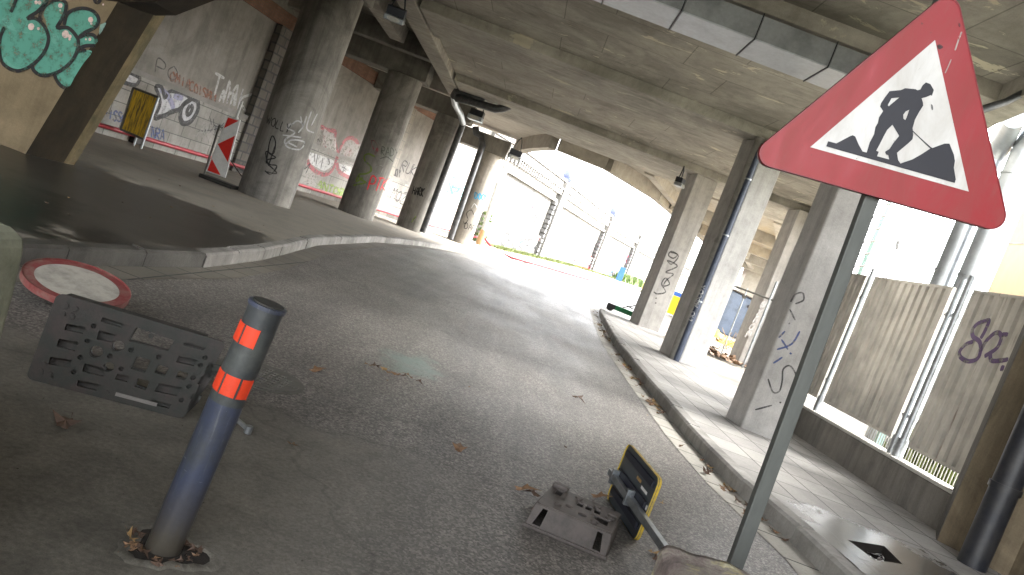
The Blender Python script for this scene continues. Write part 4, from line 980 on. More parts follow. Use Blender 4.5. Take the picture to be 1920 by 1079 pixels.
# ------------------------------------------------------------------ metal duct overhead
du = thing('metal_duct', 'grey sheet metal duct crossing under the bridge soffit', 'duct', (1.5, 10.5, 4.9))
for i in range(8):
    x0 = -4.24 + i * 1.0 + .01; x1 = x0 + .98
    MB().box((x0, 10.06, 4.9), (x1, 10.9, 5.22)).build('duct_section', M['duct'], du, .012); MB().box((x0, 10.045, 4.915), (x1, 10.058, 5.21)).build('shaded_side', M['duct_shade'], du)  # thin dark sheet paints the shade on the duct's near side
    MB().box((x1 + .001, 10.035, 4.888), (x1 + .012, 10.915, 5.24)).build('joint_flange', M['lampbody'], du)

# ------------------------------------------------------------------ floodlights
def flood(P0, label, s=1.0, rz=0, tilt=0):
    t = thing('floodlight', label, 'lamp', P0, 'floodlights under the bridge')
    c_, sn = math.cos(rz), math.sin(rz); O = Vector(P0)
    def tr(x, y, z):
        y, z = y * math.cos(tilt) - z * math.sin(tilt), y * math.sin(tilt) + z * math.cos(tilt)
        return O + Vector((x * c_ - y * sn, x * sn + y * c_, z)) * s
    def bxx(a, b):
        mb = MB(); v = [tr(x, y, z) for z in (a[2], b[2]) for (x, y) in ((a[0], a[1]), (b[0], a[1]), (b[0], b[1]), (a[0], b[1]))]
        return mb.add(v, [(0, 3, 2, 1), (4, 5, 6, 7), (0, 1, 5, 4), (1, 2, 6, 5), (2, 3, 7, 6), (3, 0, 4, 7)])
    bxx((-.2, -.12, 0), (.2, .14, .18)).build('housing', M['lampbody'], t, .01)
    rbx = bxx((-.22, -.16, -.13), (.22, .14, -.002)).build('reflector_box', M['galv'], t, .02)
    mb = MB(); mb.add([tr(.15 * math.cos(a), -.165, -.065 + .05 * math.sin(a)) for a in [i * math.pi / 8 for i in range(16)]], [tuple(range(16))]); mb.build('lens', M['lampglass'], rbx)
    for sx in (-.15, .15): MB().tube([tr(sx, .05, .15), tr(sx * .5, .05, .45), tr(0, .08, .62)], .018, 8).build('bracket', M['lampbody'], t)
    return t
flood((-4.45, 16.9, 4.98), 'floodlight with a bright lens hanging above the nearest round column', 1.0, .1, .3)
flood((-3.55, 29.2, 5.1), 'floodlight under the black pipe branches', 1.3, -.1)
flood((-1.95, 34.0, 4.72), 'floodlight hanging beside the warm lit round column at the daylight edge', 1.3, .2, .2)
flood((3.78, 24.6, 4.85), 'floodlight fixed beside the top of the column with looping graffiti', .9, 1.1)

# ------------------------------------------------------------------ bollard
BX, BY = -.835, 2.66
bo = thing('bollard', 'grey blue leaning bollard with red orange reflector bands', 'bollard', (BX, BY, 0))
btop = at_y(503, 571, 2.66); bdir = (btop - Vector((BX, BY, -.02))).normalized(); bl = (btop - Vector((BX, BY, -.02))).length; br_ = .062
B0 = Vector((BX, BY, -.02))
def bp(t): return B0 + bdir * (bl * t)
MB().tube([bp(0), bp(.3), bp(.7), bp(1)], br_, 40).build('tube', M['bollard'], bo)
sleeve = MB().tube([bp(.62), bp(.64), bp(.99)], [br_ * 1.004, br_ * 1.012, br_ * 1.012], 40, caps=False).build('sleeve', M['sleeve'], bo)
MB().tube([bp(.985), bp(1.0)], br_ * 1.10, 40).build('rim', M['bollard'], bo)
MB().tube([bp(1.0), bp(1.006)], br_ * .9, 32).build('cap', M['rubber'], bo)
bu = bdir.orthogonal().normalized(); u0 = (Vector((0, -1, 0)) - bdir * bdir.dot(Vector((0, -1, 0)))).normalized(); v0 = bdir.cross(u0)
def refl(ta, tb, a0, a1):
    mb = MB(); vs = []
    for i in range(9):
        a = a0 + (a1 - a0) * i / 8; d = u0 * math.cos(a) + v0 * math.sin(a)
        for t_, rr in ((ta, 1.01), (ta, 1.035), (tb, 1.035), (tb, 1.01)): vs.append(bp(t_) + d * br_ * rr)
    for i in range(8):
        for k_ in range(3): mb_ = (4 * i + k_, 4 * i + k_ + 1, 4 * i + k_ + 5, 4 * i + k_ + 4); mb.f.append(list(mb_))
    mb.v = vs; mb.f += [[0, 1, 2, 3], [32, 35, 34, 33]]
    return mb.build('reflector', M['orange'], sleeve, .002)
for a0, a1 in ((R(-75), R(-28)), (R(-20), R(27)), (R(35), R(75))):
    if a0 < R(30): refl(.845, .915, a0 , a1 )
    refl(.655, .73, a0 + R(3), a1 + R(3))
# hole around the bollard with leaves
rh = random.Random(5); nh = 34; hr = [.125 + .03 * math.sin(3 * 2 * math.pi * i / nh + 1) + rh.uniform(-.012, .012) for i in range(nh)]
struct(MB().add([(BX + .01 + hr[i] * math.cos(2 * math.pi * i / nh), BY + hr[i] * .85 * math.sin(2 * math.pi * i / nh), .005) for i in range(nh)], [tuple(range(nh))]).build('bollard_hole', M['soil']))
rm = MB()
for i in range(nh):
    a0, a1 = 2 * math.pi * i / nh, 2 * math.pi * (i + 1) / nh; h0, h1 = hr[i], hr[(i + 1) % nh]; z_ = .014 + .01 * (i % 3 == 0)
    c0 = [(BX + .01 + r_ * math.cos(a), BY + r_ * .85 * math.sin(a), z) for a, r_, z in ((a0, h0, .004), (a1, h1, .004), (a1, h1 + .015, .014), (a0, h0 + .015, .014), (a0, h0 + .05, .003), (a1, h1 + .05, .003))]
    rm.add(c0, [(0, 1, 2, 3), (3, 2, 5, 4)], True)
struct(rm.build('broken_asphalt_rim', M['asphalt']))
# ------------------------------------------------------------------ leaves
def leafmesh(seed, s):
    r_ = random.Random(seed); pts = []
    for i in range(15):
        a = i / 15 * 2 * math.pi; rad = (1.0 if i % 3 == 0 else .52) * r_.uniform(.8, 1.1) * (.75 + .25 * math.cos(a))
        pts.append((rad * math.cos(a), rad * math.sin(a)))
    vs = [(0, 0, .12)]; 
    ca, cb_ = r_.uniform(.2, .5), r_.uniform(-.3, .35)
    for x, y in pts:
        z = ca * y * y + cb_ * x * x + .12 * math.sin(4 * x + seed) + r_.uniform(0, .06); vs.append((x, y * .75, z))
    zmin = min(v[2] for v in vs); vs = [(x * s, y * s, (z - zmin) * s) for x, y, z in vs]
    fs = [(0, i + 1, (i + 1) % 15 + 1) for i in range(15)]
    me = bpy.data.meshes.new('leaf'); me.from_pydata(vs + [(s * 1.0, 0, .01), (s * 1.6, s * .1, .02), (s * 1.6, s * .14, .02)], [], fs + [(16, 17, 18)])
    return me
LM = []
for i in range(6):
    me = leafmesh(i, 1.0); me.materials.append((M['leaf'], M['leafb'], M['leafy'], M['leaf'], M['leaf'], M['leafb'])[i]); LM.append(me)
def leaf(x, y, z, s, kind, rz, label, group=None, tilt=0):
    o_ = bpy.data.objects.new('fallen_leaf', LM[kind]); C.objects.link(o_); o_.location = (x, y, z); o_.scale = (s, s, s * 1.1); o_.rotation_euler = (tilt, random.uniform(-.15, .15), rz)
    return tag(o_, label, 'leaf', group)
def leafpx(x, y, s, kind, label, z=0.004, group=None):
    p = at_z(x, y, z); return leaf(p.x, p.y, zg(p.y) + z, s, kind, random.uniform(0, 6), label, group)
leafpx(590, 698, .10, 0, 'small curled brown leaf on the road left of the green stain')
leafpx(858, 846, .11, 0, 'single curled brown leaf in the middle of the near road')
leafpx(1080, 750, .13, 5, 'dark dry leaf alone on the road left of the gutter')
leafpx(545, 835, .06, 3, 'tiny brown leaf right of the bollard')
leafpx(118, 803, .11, 5, 'flattened dark leaf near the left barrier')
leafpx(978, 922, .12, 0, 'big curled leaf beside the plastic base on the road')
leafpx(1000, 932, .09, 5, 'dark leaf touching the corner of the plastic base')
leafpx(1240, 945, .05, 2, 'small leaf behind the fallen sign')
leafpx(1120, 935, .11, 0, 'curled leaf between the plastic base and the fallen sign')
leafpx(1222, 1038, .06, 2, 'pale leaf beside the lichen covered stone')
leafpx(1228, 1052, .06, 5, 'dark leaf beside the lichen covered stone')
leafpx(1060, 840, .03, 5, 'crumb of dark leaf on the near road')
p = at_z(176, 492, .004); leaf(p.x, p.y, .004, .08, 2, 1.0, 'yellow leaf leaning on the left kerb', None, .9)
for i, (x, y) in enumerate([(690, 685), (702, 691), (716, 695), (730, 699), (742, 702), (755, 706), (768, 711), (782, 717)]):
    leafpx(x + random.uniform(-3, 3), y + random.uniform(-3, 3), random.uniform(.05, .085), i % 6, 'small leaf in the broken row of leaves across the road', .004, 'row of leaves across the road')
for i in range(34):
    a = random.uniform(.0, 6.2); d = random.uniform(.075, .14)
    leaf(BX + d * math.cos(a + 2.2), BY + d * math.sin(a + 2.2), .006, random.uniform(.02, .045), (1, 5, 0, 1, 5, 3)[i % 6], random.uniform(0, 6), 'dead leaf packed round the foot of the leaning bollard', 'leaves round the bollard foot', random.uniform(-.4, .4))
p = at_z(243, 1012, .02); leaf(p.x, p.y, .02, .055, 2, 2.2, 'large orange leaf standing at the left of the bollard foot', None, .5)
for i in range(95):
    y = 5.6 + 21 * random.random() ** 1.25; x = interp(KR, y) - abs(random.gauss(0, .12)) - .05
    if i % 3: y = random.choice([6.3, 6.9, 7.6, 9.7, 10.5, 12.2, 13.4, 15, 17.5, 19, 20.5]) + random.gauss(0, .22); x = interp(KR, y) - abs(random.gauss(0, .09)) - .05
    leaf(x, y, .012, random.uniform(.055, .10), (0, 2, 3, 0, 2, 5)[i % 6], random.uniform(0, 6), 'dry leaf in the gutter along the right kerb', 'leaves in the right gutter', random.uniform(-.5, .5))
for i in range(22):
    y = random.uniform(5, 18); x = random.uniform(-3.4, 2.2)
    leaf(x, y, .006, random.uniform(.012, .025), i % 6, random.uniform(0, 6), 'crumb of leaf litter scattered on the road', 'leaf crumbs on the road')
for i in range(16):
    y = random.uniform(6, 14); x = random.uniform(-6.5, -3.5)
    leaf(x, y, .156, random.uniform(.015, .04), i % 6, random.uniform(0, 6), 'bit of leaf litter on the dark left pavement', 'leaf crumbs on the left pavement')

# ------------------------------------------------------------------ plastic sign bases
def rect(cx, cy, w_, h_, r_=0): return [(cx - w_ / 2, cy - h_ / 2), (cx + w_ / 2, cy - h_ / 2), (cx + w_ / 2, cy + h_ / 2), (cx - w_ / 2, cy + h_ / 2)]
def circ(cx, cy, r_, n=14): return [(cx + r_ * math.cos(2 * math.pi * i / n), cy + r_ * math.sin(2 * math.pi * i / n)) for i in range(n)]
def rrect(x0, y0, x1, y1, r_, n=4):
    o_ = []
    for cx, cy, a0 in ((x1 - r_, y0 + r_, -90), (x1 - r_, y1 - r_, 0), (x0 + r_, y1 - r_, 90), (x0 + r_, y0 + r_, 180)):
        for i in range(n + 1): a = R(a0 + 90 * i / n); o_.append((cx + r_ * math.cos(a), cy + r_ * math.sin(a)))
    return o_
pbl = at_z(49, 709, 0); pbr = at_z(344, 786, 0)
ux = (pbr - pbl); Lb = ux.length; ux.normalize(); un = Vector((ux.y, -ux.x, 0)); lean_b = Vector((0, 0, 1)) * .985 - un * .12
lean_b.normalize(); Hb = .44
big = thing('sign_base', 'large dark plastic sign base with cut out holes, standing on edge behind the bollard', 'sign base', tuple(pbl))
nb_ = ux.cross(lean_b).normalized()      # towards the camera side
def bigf(u, v, w_): return pbl + ux * (u * (1 + .10 * v / Hb)) + lean_b * v + nb_ * w_
# holes measured on the photograph, in the plate's own coordinates
def plate_uv(x, y):
    r = ray(x, y); t = (pbl - EYE).dot(nb_) / r.dot(nb_); q = EYE + r * t - pbl; return q.dot(ux), q.dot(lean_b)
z3 = lambda x, y: plate_uv(30 + x / 3.855, 540 + y / 3.855)
def quadh(*pts): return [z3(*p) for p in pts]
def circh(x, y, r_): cx, cy = z3(x, y); return circ(cx, cy, r_)
holes = [quadh((840, 480), (935, 510), (905, 605), (805, 575)), quadh((990, 540), (1062, 565), (1040, 625), (968, 600)), quadh((860, 645), (942, 665), (925, 735), (840, 705)), quadh((1130, 585), (1198, 600), (1180, 655), (1115, 635)),
         quadh((825, 270), (1080, 360), (1045, 440), (780, 370)), circh(563, 455, .030), circh(710, 410, .028), circh(655, 565, .024),
         circh(543, 268, .012), circh(503, 378, .012), circh(457, 498, .012), circh(415, 605, .012), circh(800, 438, .012), circh(660, 487, .012), circh(742, 577, .012), circh(990, 485, .012), circh(1293, 480, .012), circh(1270, 538, .012), circh(1232, 635, .012), circh(1213, 700, .012), circh(1177, 803, .012),
         ]
rec = [quadh((360, 255), (490, 280), (470, 325), (345, 300)), quadh((310, 365), (445, 390), (420, 455), (290, 420)), quadh((250, 495), (400, 520), (385, 575), (235, 550)), quadh((600, 205), (745, 250), (730, 275), (590, 235)), quadh((580, 300), (690, 330), (670, 385), (565, 365)),
       quadh((490, 540), (640, 570), (620, 635), (475, 600)), quadh((450, 665), (600, 695), (580, 740), (440, 705)), quadh((720, 615), (800, 635), (790, 675), (705, 655)), quadh((1120, 475), (1245, 500), (1225, 545), (1105, 520)), quadh((1150, 370), (1290, 410), (1275, 425), (1140, 390)),
       quadh((1010, 680), (1170, 710), (1140, 775), (985, 740)), quadh((975, 800), (1115, 840), (1100, 870), (960, 830)), quadh((1325, 515), (1410, 545), (1395, 580), (1310, 560)), quadh((1290, 620), (1355, 640), (1330, 700), (1270, 680)), quadh((1245, 755), (1310, 770), (1300, 810), (1230, 790))]
fill2d([rrect(0, 0, Lb, Hb, .03)] + holes + rec, .022, 'face_plate', M['rubber'], lambda u, v, w_: bigf(u, v, w_), big, .002)
fill2d([rrect(.01, .01, Lb - .01, Hb - .01, .025)] + holes[:8], .05, 'core', M['rubber'], lambda u, v, w_: bigf(u, v, w_ - .042), big)
fm = MB()
for a_, b_ in (((0, 0), (Lb, 0)), ((Lb, 0), (Lb, Hb)), ((Lb, Hb), (0, Hb)), ((0, Hb), (0, 0))): pass
for u0_, v0_, u1_, v1_ in ((.03, 0, Lb - .03, .014), (.03, Hb - .014, Lb - .03, Hb), (0, .03, .014, Hb - .03), (Lb - .014, .03, Lb, Hb - .03)):
    fm.obox(bigf(u0_, v0_, -.115), ux * (u1_ - u0_), lean_b * (v1_ - v0_), nb_ * .107)
fm.build('side_wall', M['rubber'], big, .003)
for (u_, v_) in ((.05, Hb - .05), (.09, Hb - .05), (.05, Hb - .09), (.09, Hb - .09), (.05, .05), (.09, .05), (.40, Hb - .045), (.43, Hb - .075), (.36, .03), (.05, .09)):
    MB().tube([bigf(u_, v_, .007), bigf(u_, v_, .016)], .014, 12).build('stud', M['rubber'], big)
MB().obox(bigf(.40, .03, .008), ux * .20, lean_b * .018, nb_ * .01).build('slot_lip', plain('pale_scuffed_plastic', col(.16, .15, .14), .6), big)
# its strut, lying behind the bollard
q = at_z(430, 775, .04); q2 = at_z(466, 806, .03)
st = thing('support_strut', 'short grey metal strut on the road right of the bollard', 'strut', (q.x, q.y, 0))
MB().tube([q, q2], .014, 4, smooth=False).build('bar', M['galv'], st)
MB().tube([q2 + Vector((0, 0, -.02)), q2 + Vector((0, 0, .02))], .02, 10).build('end_bolt', M['galv'], st)

sb = thing('sign_base', 'brown plastic sign base lying on the road beside the fallen sign', 'sign base', (.57, 4.2, 0))
a0 = Vector((.56, 4.215, 0)); sxv = Vector((1, -.10, 0)).normalized(); syv = Vector((.26, 1, 0)).normalized(); SW, SD, SH = .44, .43, .15
def sbf(u, v, w_): return a0 + sxv * u + syv * v + Vector((0, 0, w_))
def trap(z, e): return None
fill2d([rrect(0, 0, SW, SD, .03)] + [rect(.205 + .055 * i, .27, .038, .085) for i in range(3)] + [circ(.16, .15, .026), circ(.25, .10, .028), circ(.31, .17, .02), rect(.36, .14, .08, .12), rect(.40, .30, .05, .06), rect(.06, .33, .045, .11)],
       .012, 'top_plate', M['rubber2'], lambda u, v, w_: sbf(u, v, SH - .006 + w_), sb, .002)
sm_ = MB()
def wallq(u0_, v0_, u1_, v1_, nx, ny, cut):
    """side wall flaring out at the bottom, with two slots at the ends"""
    e = .018
    outline = [(0, 0), (1, 0), (1, 1), (0, 1)]
    L_ = math.hypot(u1_ - u0_, v1_ - v0_)
    def f(u, v, w_):
        t = u / L_; fl = e * (1 - v / SH)
        uu, vv = u0_ + (u1_ - u0_) * t, v0_ + (v1_ - v0_) * t; uu = SW / 2 + (uu - SW / 2) * (1 + 2 * fl / SW); vv = SD / 2 + (vv - SD / 2) * (1 + 2 * fl / SD)
        return sbf(uu + nx * w_, vv + ny * w_, v)
    hs_ = [[(.03, .03), (.075, .03), (.075, .13), (.045, .13)], [(L_ - .075, .03), (L_ - .03, .03), (L_ - .045, .13), (L_ - .075, .13)]] if cut else []
    fill2d([[(0, .0), (L_, 0), (L_, SH - .008), (0, SH - .008)]] + hs_, .012, 'side_wall', M['rubber2'], f, sb)
wallq(0, 0, SW, 0, 0, -1, True); wallq(SW, 0, SW, SD, 1, 0, False); wallq(0, SD, SW, SD, 0, 1, False); wallq(0, 0, 0, SD, -1, 0, False)
MB().obox(sbf(-.03, -.035, 0), sxv * (SW + .06), syv * .03, (0, 0, .022)).build('foot_rim', M['rubber2'], sb, .006)
MB().obox(sbf(.07, .02, .01), sxv * .28, syv * .01, (0, 0, .12)).build('inner_rib', M['rubber2'], sb)
for u_, v_ in ((.10, .10), (.18, .36), (.33, .05), (.30, .34), (.4, .22)):
    MB().tube([sbf(u_, v_, SH), sbf(u_, v_, SH + .012)], .022, 12).build('stud', M['rubber2'], sb)
MB().obox(sbf(.0, .38, SH), sxv * .10, syv * .05, (0, 0, .03)).build('handle', M['rubber2'], sb, .008)

# ------------------------------------------------------------------ fallen sign standing on its edge
fs = thing('fallen_sign', 'yellow edged traffic sign seen from its black back, fallen beside the plastic base', 'sign', (1.2, 5.0, 0))
A0 = Vector((1.158, 5.33, .0)); A1 = Vector((1.269, 4.63, .0)); fu = (A1 - A0); FL = fu.length; fu.normalize(); fnn = Vector((fu.y, -fu.x, 0))
if fnn.x > 0: fnn = -fnn       # towards the camera-left side
def ff(u, v, w_): return A0 + fu * u + Vector((0, 0, v)) + fnn * w_
fill2d([rrect(0, 0.0, FL, .42, .05)], .004, 'panel', M['signback'], ff, fs)
edge_pts = rrect(0, 0.0, FL, .42, .05); em = MB()
for i in range(len(edge_pts)):
    (u1_, v1_), (u2_, v2_) = edge_pts[i], edge_pts[(i + 1) % len(edge_pts)]
    em.add([ff(u1_, v1_, .012), ff(u2_, v2_, .012), ff(u2_, v2_, -.016), ff(u1_, v1_, -.016)], [(0, 1, 2, 3)])
em.build('rim', M['yellow'], fs)
for v_ in (.06, .20, .34): MB().obox(ff(.05, v_, .003), fu * (FL - .1), Vector((0, 0, .045)), fnn * .02).build('stiffener', M['black'], fs, .003)
MB().obox(ff(.36, .29, .004), fu * .09, Vector((0, 0, .02)), fnn * .002).build('sticker', M['leafy'], fs)
MB().obox(ff(.48, .27, .004), fu * .12, Vector((0, 0, .018)), fnn * .002).build('sticker', M['white'], fs)
MB().obox(ff(.62, .2, .004), fu * .06, Vector((0, 0, .03)), fnn * .002).build('sticker', M['white'], fs)
z0_ = .16
MB().obox(ff(.0, z0_, .03), fu * 1.75, Vector((0, 0, .045)), fnn * .04).build('pole', M['galv'], fs, .003)
for u_ in (.08, .45): MB().obox(ff(u_, z0_ - .03, .024), fu * .03, Vector((0, 0, .105)), fnn * .05).build('clamp', M['galv'], fs, .003)

# ------------------------------------------------------------------ round sign lying on the ground
ds = thing('round_sign', 'round white sign with a red rim lying flat by the left kerb', 'sign', (-2.75, 5.15, .1))
dc = at_z(146, 531, .16); dn_ = Vector((.10, -.16, 1)).normalized(); e1 = Vector((1, 0, -.1)).normalized(); e2 = dn_.cross(e1).normalized(); e1 = e2.cross(dn_)
def df(r_, a, h): return dc + e1 * (r_ * math.cos(a)) + e2 * (r_ * math.sin(a)) + dn_ * h
RD = .33; ns = 56
def disc(r0, r1, h, name, m):
    mb = MB(); vs = []
    for i in range(ns):
        a = 2 * math.pi * i / ns; vs += [df(r0, a, h), df(r1, a, h)]
    if r0 == 0: mb.add([df(r1, 2 * math.pi * i / ns, h) for i in range(ns)], [tuple(range(ns))])
    else: mb.add(vs, [(2 * i, 2 * i + 1, (2 * i + 3) % (2 * ns), (2 * i + 2) % (2 * ns)) for i in range(ns)])
    return mb.build(name, m, ds)
disc(0, RD, .0, 'plate', M['discred']); disc(0, RD * .78, .003, 'face', M['discwhite'])
mb = MB(); vs = []
for i in range(ns):
    a = 2 * math.pi * i / ns; vs += [df(RD, a, .012), df(RD, a, -.035)]
mb.add(vs, [(2 * i, 2 * i + 1, (2 * i + 3) % (2 * ns), (2 * i + 2) % (2 * ns)) for i in range(ns)], True); mb.build('rim', M['discred'], ds)
MB().obox(df(.12, 3.3, -.15), (.3, .02, 0), (0, .2, 0), (0, 0, .10)).build('bracket', M['rubber'], ds)
# manhole cover
mc = at_z(489, 705, .004)
t = thing('manhole_cover', 'round cast iron manhole cover behind the bollard', 'manhole cover', (mc.x, mc.y, .004))
MB().tube([(mc.x, mc.y, -.01), (mc.x, mc.y, .006)], .30, 40).build('frame', M['iron'], t)
lid = MB().tube([(mc.x, mc.y, .006), (mc.x, mc.y, .010)], .265, 40)
lid = lid.build('lid', M['iron'], t)
rb = MB()
for i in range(-4, 5):
    for j in range(-4, 5):
        if i * i + j * j < 17: rb.box((mc.x + i * .055 - .018, mc.y + j * .055 - .018, .010), (mc.x + i * .055 + .018, mc.y + j * .055 + .018, .015))
rb.build('tread', M['iron'], lid)

# ------------------------------------------------------------------ concrete barrier blocks in front of the camera
lb = thing('barrier_block', 'mossy concrete barrier block cut off by the left edge', 'barrier', (-1.6, 2.1, 0))
YL_ = 2.0
pr = [at_y(x, y, YL_) for x, y in ((0, 413), (30, 425), (55, 448), (50, 480), (28, 570), (0, 668), (-40, 800))]
poly = [(p.x, YL_, p.z) for p in pr] + [(pr[-1].x + .06, YL_, 0), (-2.6, YL_, 0), (-2.6, YL_, 1.07)]
MB().extr(poly, (0, -.42, 0)).build('block', M['barrier'], lb, .025)
rcs = [at_y(x, y, YL_ - .421) for x, y in ((-20, 525), (4, 535), (10, 560), (4, 600), (-30, 700))]
MB().extr([(p.x, YL_ - .421, p.z) for p in rcs] , (0, -.03, 0)).build('raised_panel', M['barrier'], lb, .01)
rb_ = thing('barrier_block', 'rough lichen covered stone block at the foot of the roadworks sign', 'barrier', (.9, 2.1, 0))
YR_ = 1.62
from mathutils import noise as mn
def stoneblock():
    bm = bmesh.new(); tp = [at_y(x, y, 2.1) for x, y in ((1225, 1085), (1238, 1045), (1262, 1028), (1300, 1038), (1345, 1056), (1402, 1082))]
    xs_ = [p.x for p in tp]; x0, x1 = xs_[0], 1.6
    nx, ny, nz = 60, 26, 34
    def topz(x):
        for a, b in zip(tp, tp[1:]):
            if x <= b.x: return a.z + (b.z - a.z) * max(0, (x - a.x)) / (b.x - a.x)
        return tp[-1].z - (x - tp[-1].x) * .05
    vs = []; mb = MB()
    def P3(x, y, z):
        d = Vector((mn.noise((x * 7, y * 7, z * 7)), mn.noise((x * 7 + 9, y * 7, z * 7)), mn.noise((x * 7, y * 7 + 5, z * 7)))) * .02
        e = mn.noise((x * 30, y * 30, z * 30)) * .006
        return Vector((x, y, z)) + d + Vector((0, 0, e))
    for i in range(nx + 1):          # front + top as one folded sheet
        x = x0 + (x1 - x0) * i / nx; zt_ = topz(x)
        for j in range(nz): vs.append(P3(x, YR_, zt_ * j / nz))
        for j in range(ny + 1): vs.append(P3(x, YR_ + .5 * j / ny, zt_ - .03 * (1 - j / ny)))
        for j in range(5): vs.append(P3(x, YR_ + .5, zt_ * (1 - (j + 1) / 5)))
    rown = nz + ny + 1 + 5
    fs_l = [(i * rown + j, (i + 1) * rown + j, (i + 1) * rown + j + 1, i * rown + j + 1) for i in range(nx) for j in range(rown - 1)]
    mb.add(vs, fs_l, True)
    mb.add(vs[:rown], [tuple(range(rown - 1, -1, -1))])
    return mb.build('block', M['stone'], rb_)
stoneblock()

# ------------------------------------------------------------------ roadworks sign
SY = 2.9
rs = thing('roadworks_sign', 'triangular red and white roadworks warning sign with a digging figure', 'sign', (1.16, SY, 0))
def su(x, y): p_ = at_y(x, y, SY); return (p_.x, p_.z)
def rtri(pts, r_, n=7):
    o_ = []; L_ = len(pts)
    for i in range(L_):
        a = Vector(pts[i - 1]); b = Vector(pts[i]); c_ = Vector(pts[(i + 1) % L_])
        d1 = (a - b).normalized(); d2 = (c_ - b).normalized(); ang = d1.angle(d2); dd = r_ / math.tan(ang / 2)
        s_ = b + d1 * dd; e_ = b + d2 * dd; cc = b + (d1 + d2).normalized() * (r_ / math.sin(ang / 2))
        a0 = math.atan2(s_.y - cc.y, s_.x - cc.x); a1 = math.atan2(e_.y - cc.y, e_.x - cc.x)
        da = (a1 - a0 + math.pi) % (2 * math.pi) - math.pi
        for k_ in range(n + 1): o_.append((cc.x + r_ * math.cos(a0 + da * k_ / n), cc.y + r_ * math.sin(a0 + da * k_ / n)))
    return o_
def line_x(p, q, r_, s_):
    p, q, r_, s_ = map(Vector, (p, q, r_, s_)); d1 = q - p; d2 = s_ - r_; t = ((r_.x - p.x) * d2.y - (r_.y - p.y) * d2.x) / (d1.x * d2.y - d1.y * d2.x); return tuple(p + d1 * t)
# three sides measured: left side, right side, bottom side (pixel pairs)
Ls, Rs, Bs = ((1455, 250), (1735, 20)), ((1800, 30), (1877, 375)), ((1470, 322), (1830, 424))
cT = line_x(*Ls, *Rs); cR = line_x(*Rs, *Bs); cL = line_x(*Bs, *Ls)
tri = rtri([su(*cL), su(*cT), su(*cR)], .05)
plate = fill2d([tri], .022, 'plate', M['red'], lambda u, v, w_: (u, SY + w_, v), rs, .004)
fill2d([tri, rtri([su(*cL), su(*cT), su(*cR)], .05) and [((u - 1.155) * .988 + 1.155, (v - 2.37) * .988 + 2.37) for u, v in tri]], .034, 'rim', M['redrim'], lambda u, v, w_: (u, SY + w_ + .003, v), rs)
inn = [su(1517, 277), su(1750, 77), su(1813, 360)]
fill2d([inn], 0, 'white_field', M['white'], lambda u, v, w_: (u, SY - .0118, v), plate)
z1s = lambda pts: [su(1540 + x / 4.904, 140 + y / 4.904) for x, y in pts]
man = z1s([(50, 618), (125, 638), (250, 572), (275, 563), (298, 575), (330, 650), (365, 712), (402, 722), (430, 630), (470, 555), (482, 490), (505, 450), (515, 400), (553, 342), (525, 300), (535, 268), (570, 215), (612, 160), (715, 150), (755, 133), (850, 142), (868, 152), (893, 145), (915, 105),
           (945, 80), (985, 95), (1017, 150), (998, 205), (990, 195), (945, 215), (905, 225), (918, 265), (920, 292), (880, 355), (845, 420), (822, 500), (826, 522), (900, 592), (990, 672), (1005, 680), (1115, 640), (1160, 640), (1180, 690), (1200, 740), (1210, 800), (1200, 860), (1215, 950), (1218, 968), (1208, 1000), (32, 665)])
h1 = z1s([(700, 218), (605, 298), (595, 288), (630, 225)]); h2 = z1s([(792, 330), (760, 345), (738, 375), (738, 410), (755, 425), (768, 400)])
h3 = z1s([(638, 467), (700, 570), (650, 630), (610, 690), (570, 715), (580, 740), (600, 745), (608, 785), (498, 755), (513, 715), (490, 705), (525, 640), (560, 570), (590, 515)])
h4 = z1s([(826, 534), (985, 685), (900, 740), (820, 785), (712, 822), (690, 790), (680, 725), (720, 690), (780, 640), (822, 600), (828, 560)])
fill2d([man, h1, h2, h3, h4], 0, 'digging_figure', M['black'], lambda u, v, w_: (u, SY - .0135, v), plate)
# scratches and scuffs on the red border
strokes([(.006, [(1803, 60), (1797, 75), (1790, 95)]), (.004, [(1783, 112), (1775, 130), (1771, 138)])], lambda x, y: (at_y(x, y, SY - .012), Vector((0, -1, 0))), .004, P['chalk'], plate, 'scratch', off=.001)
fills([[(1756, 86), (1762, 84), (1768, 89), (1760, 93)], [(1745, 196), (1748, 198), (1749, 206), (1746, 206)], [(1797, 43), (1800, 47), (1799, 52), (1796, 49)]], lambda x, y: (at_y(x, y, SY - .012), Vector((0, -1, 0))), P['grey'], plate, 'chip', off=.002)
pt = [at_y(1783, -30, SY), at_y(1637, 378, SY), at_y(1385, 1060, SY)]
pd = (pt[1] - pt[2]).normalized(); ptop = pt[2] + pd * 2.35; pbot = pt[2] - pd * (pt[2].z / pd.z)
MB().obox(pbot + Vector((-.028, .014, 0)), (.056, 0, 0), (0, .045, 0), ptop - pbot).build('post', M['post'], rs, .004)
for z in (2.15, 2.62): MB().box((1.05, SY + .012, z), (1.26, SY + .03, z + .035)).build('bracket', M['galv'], rs)

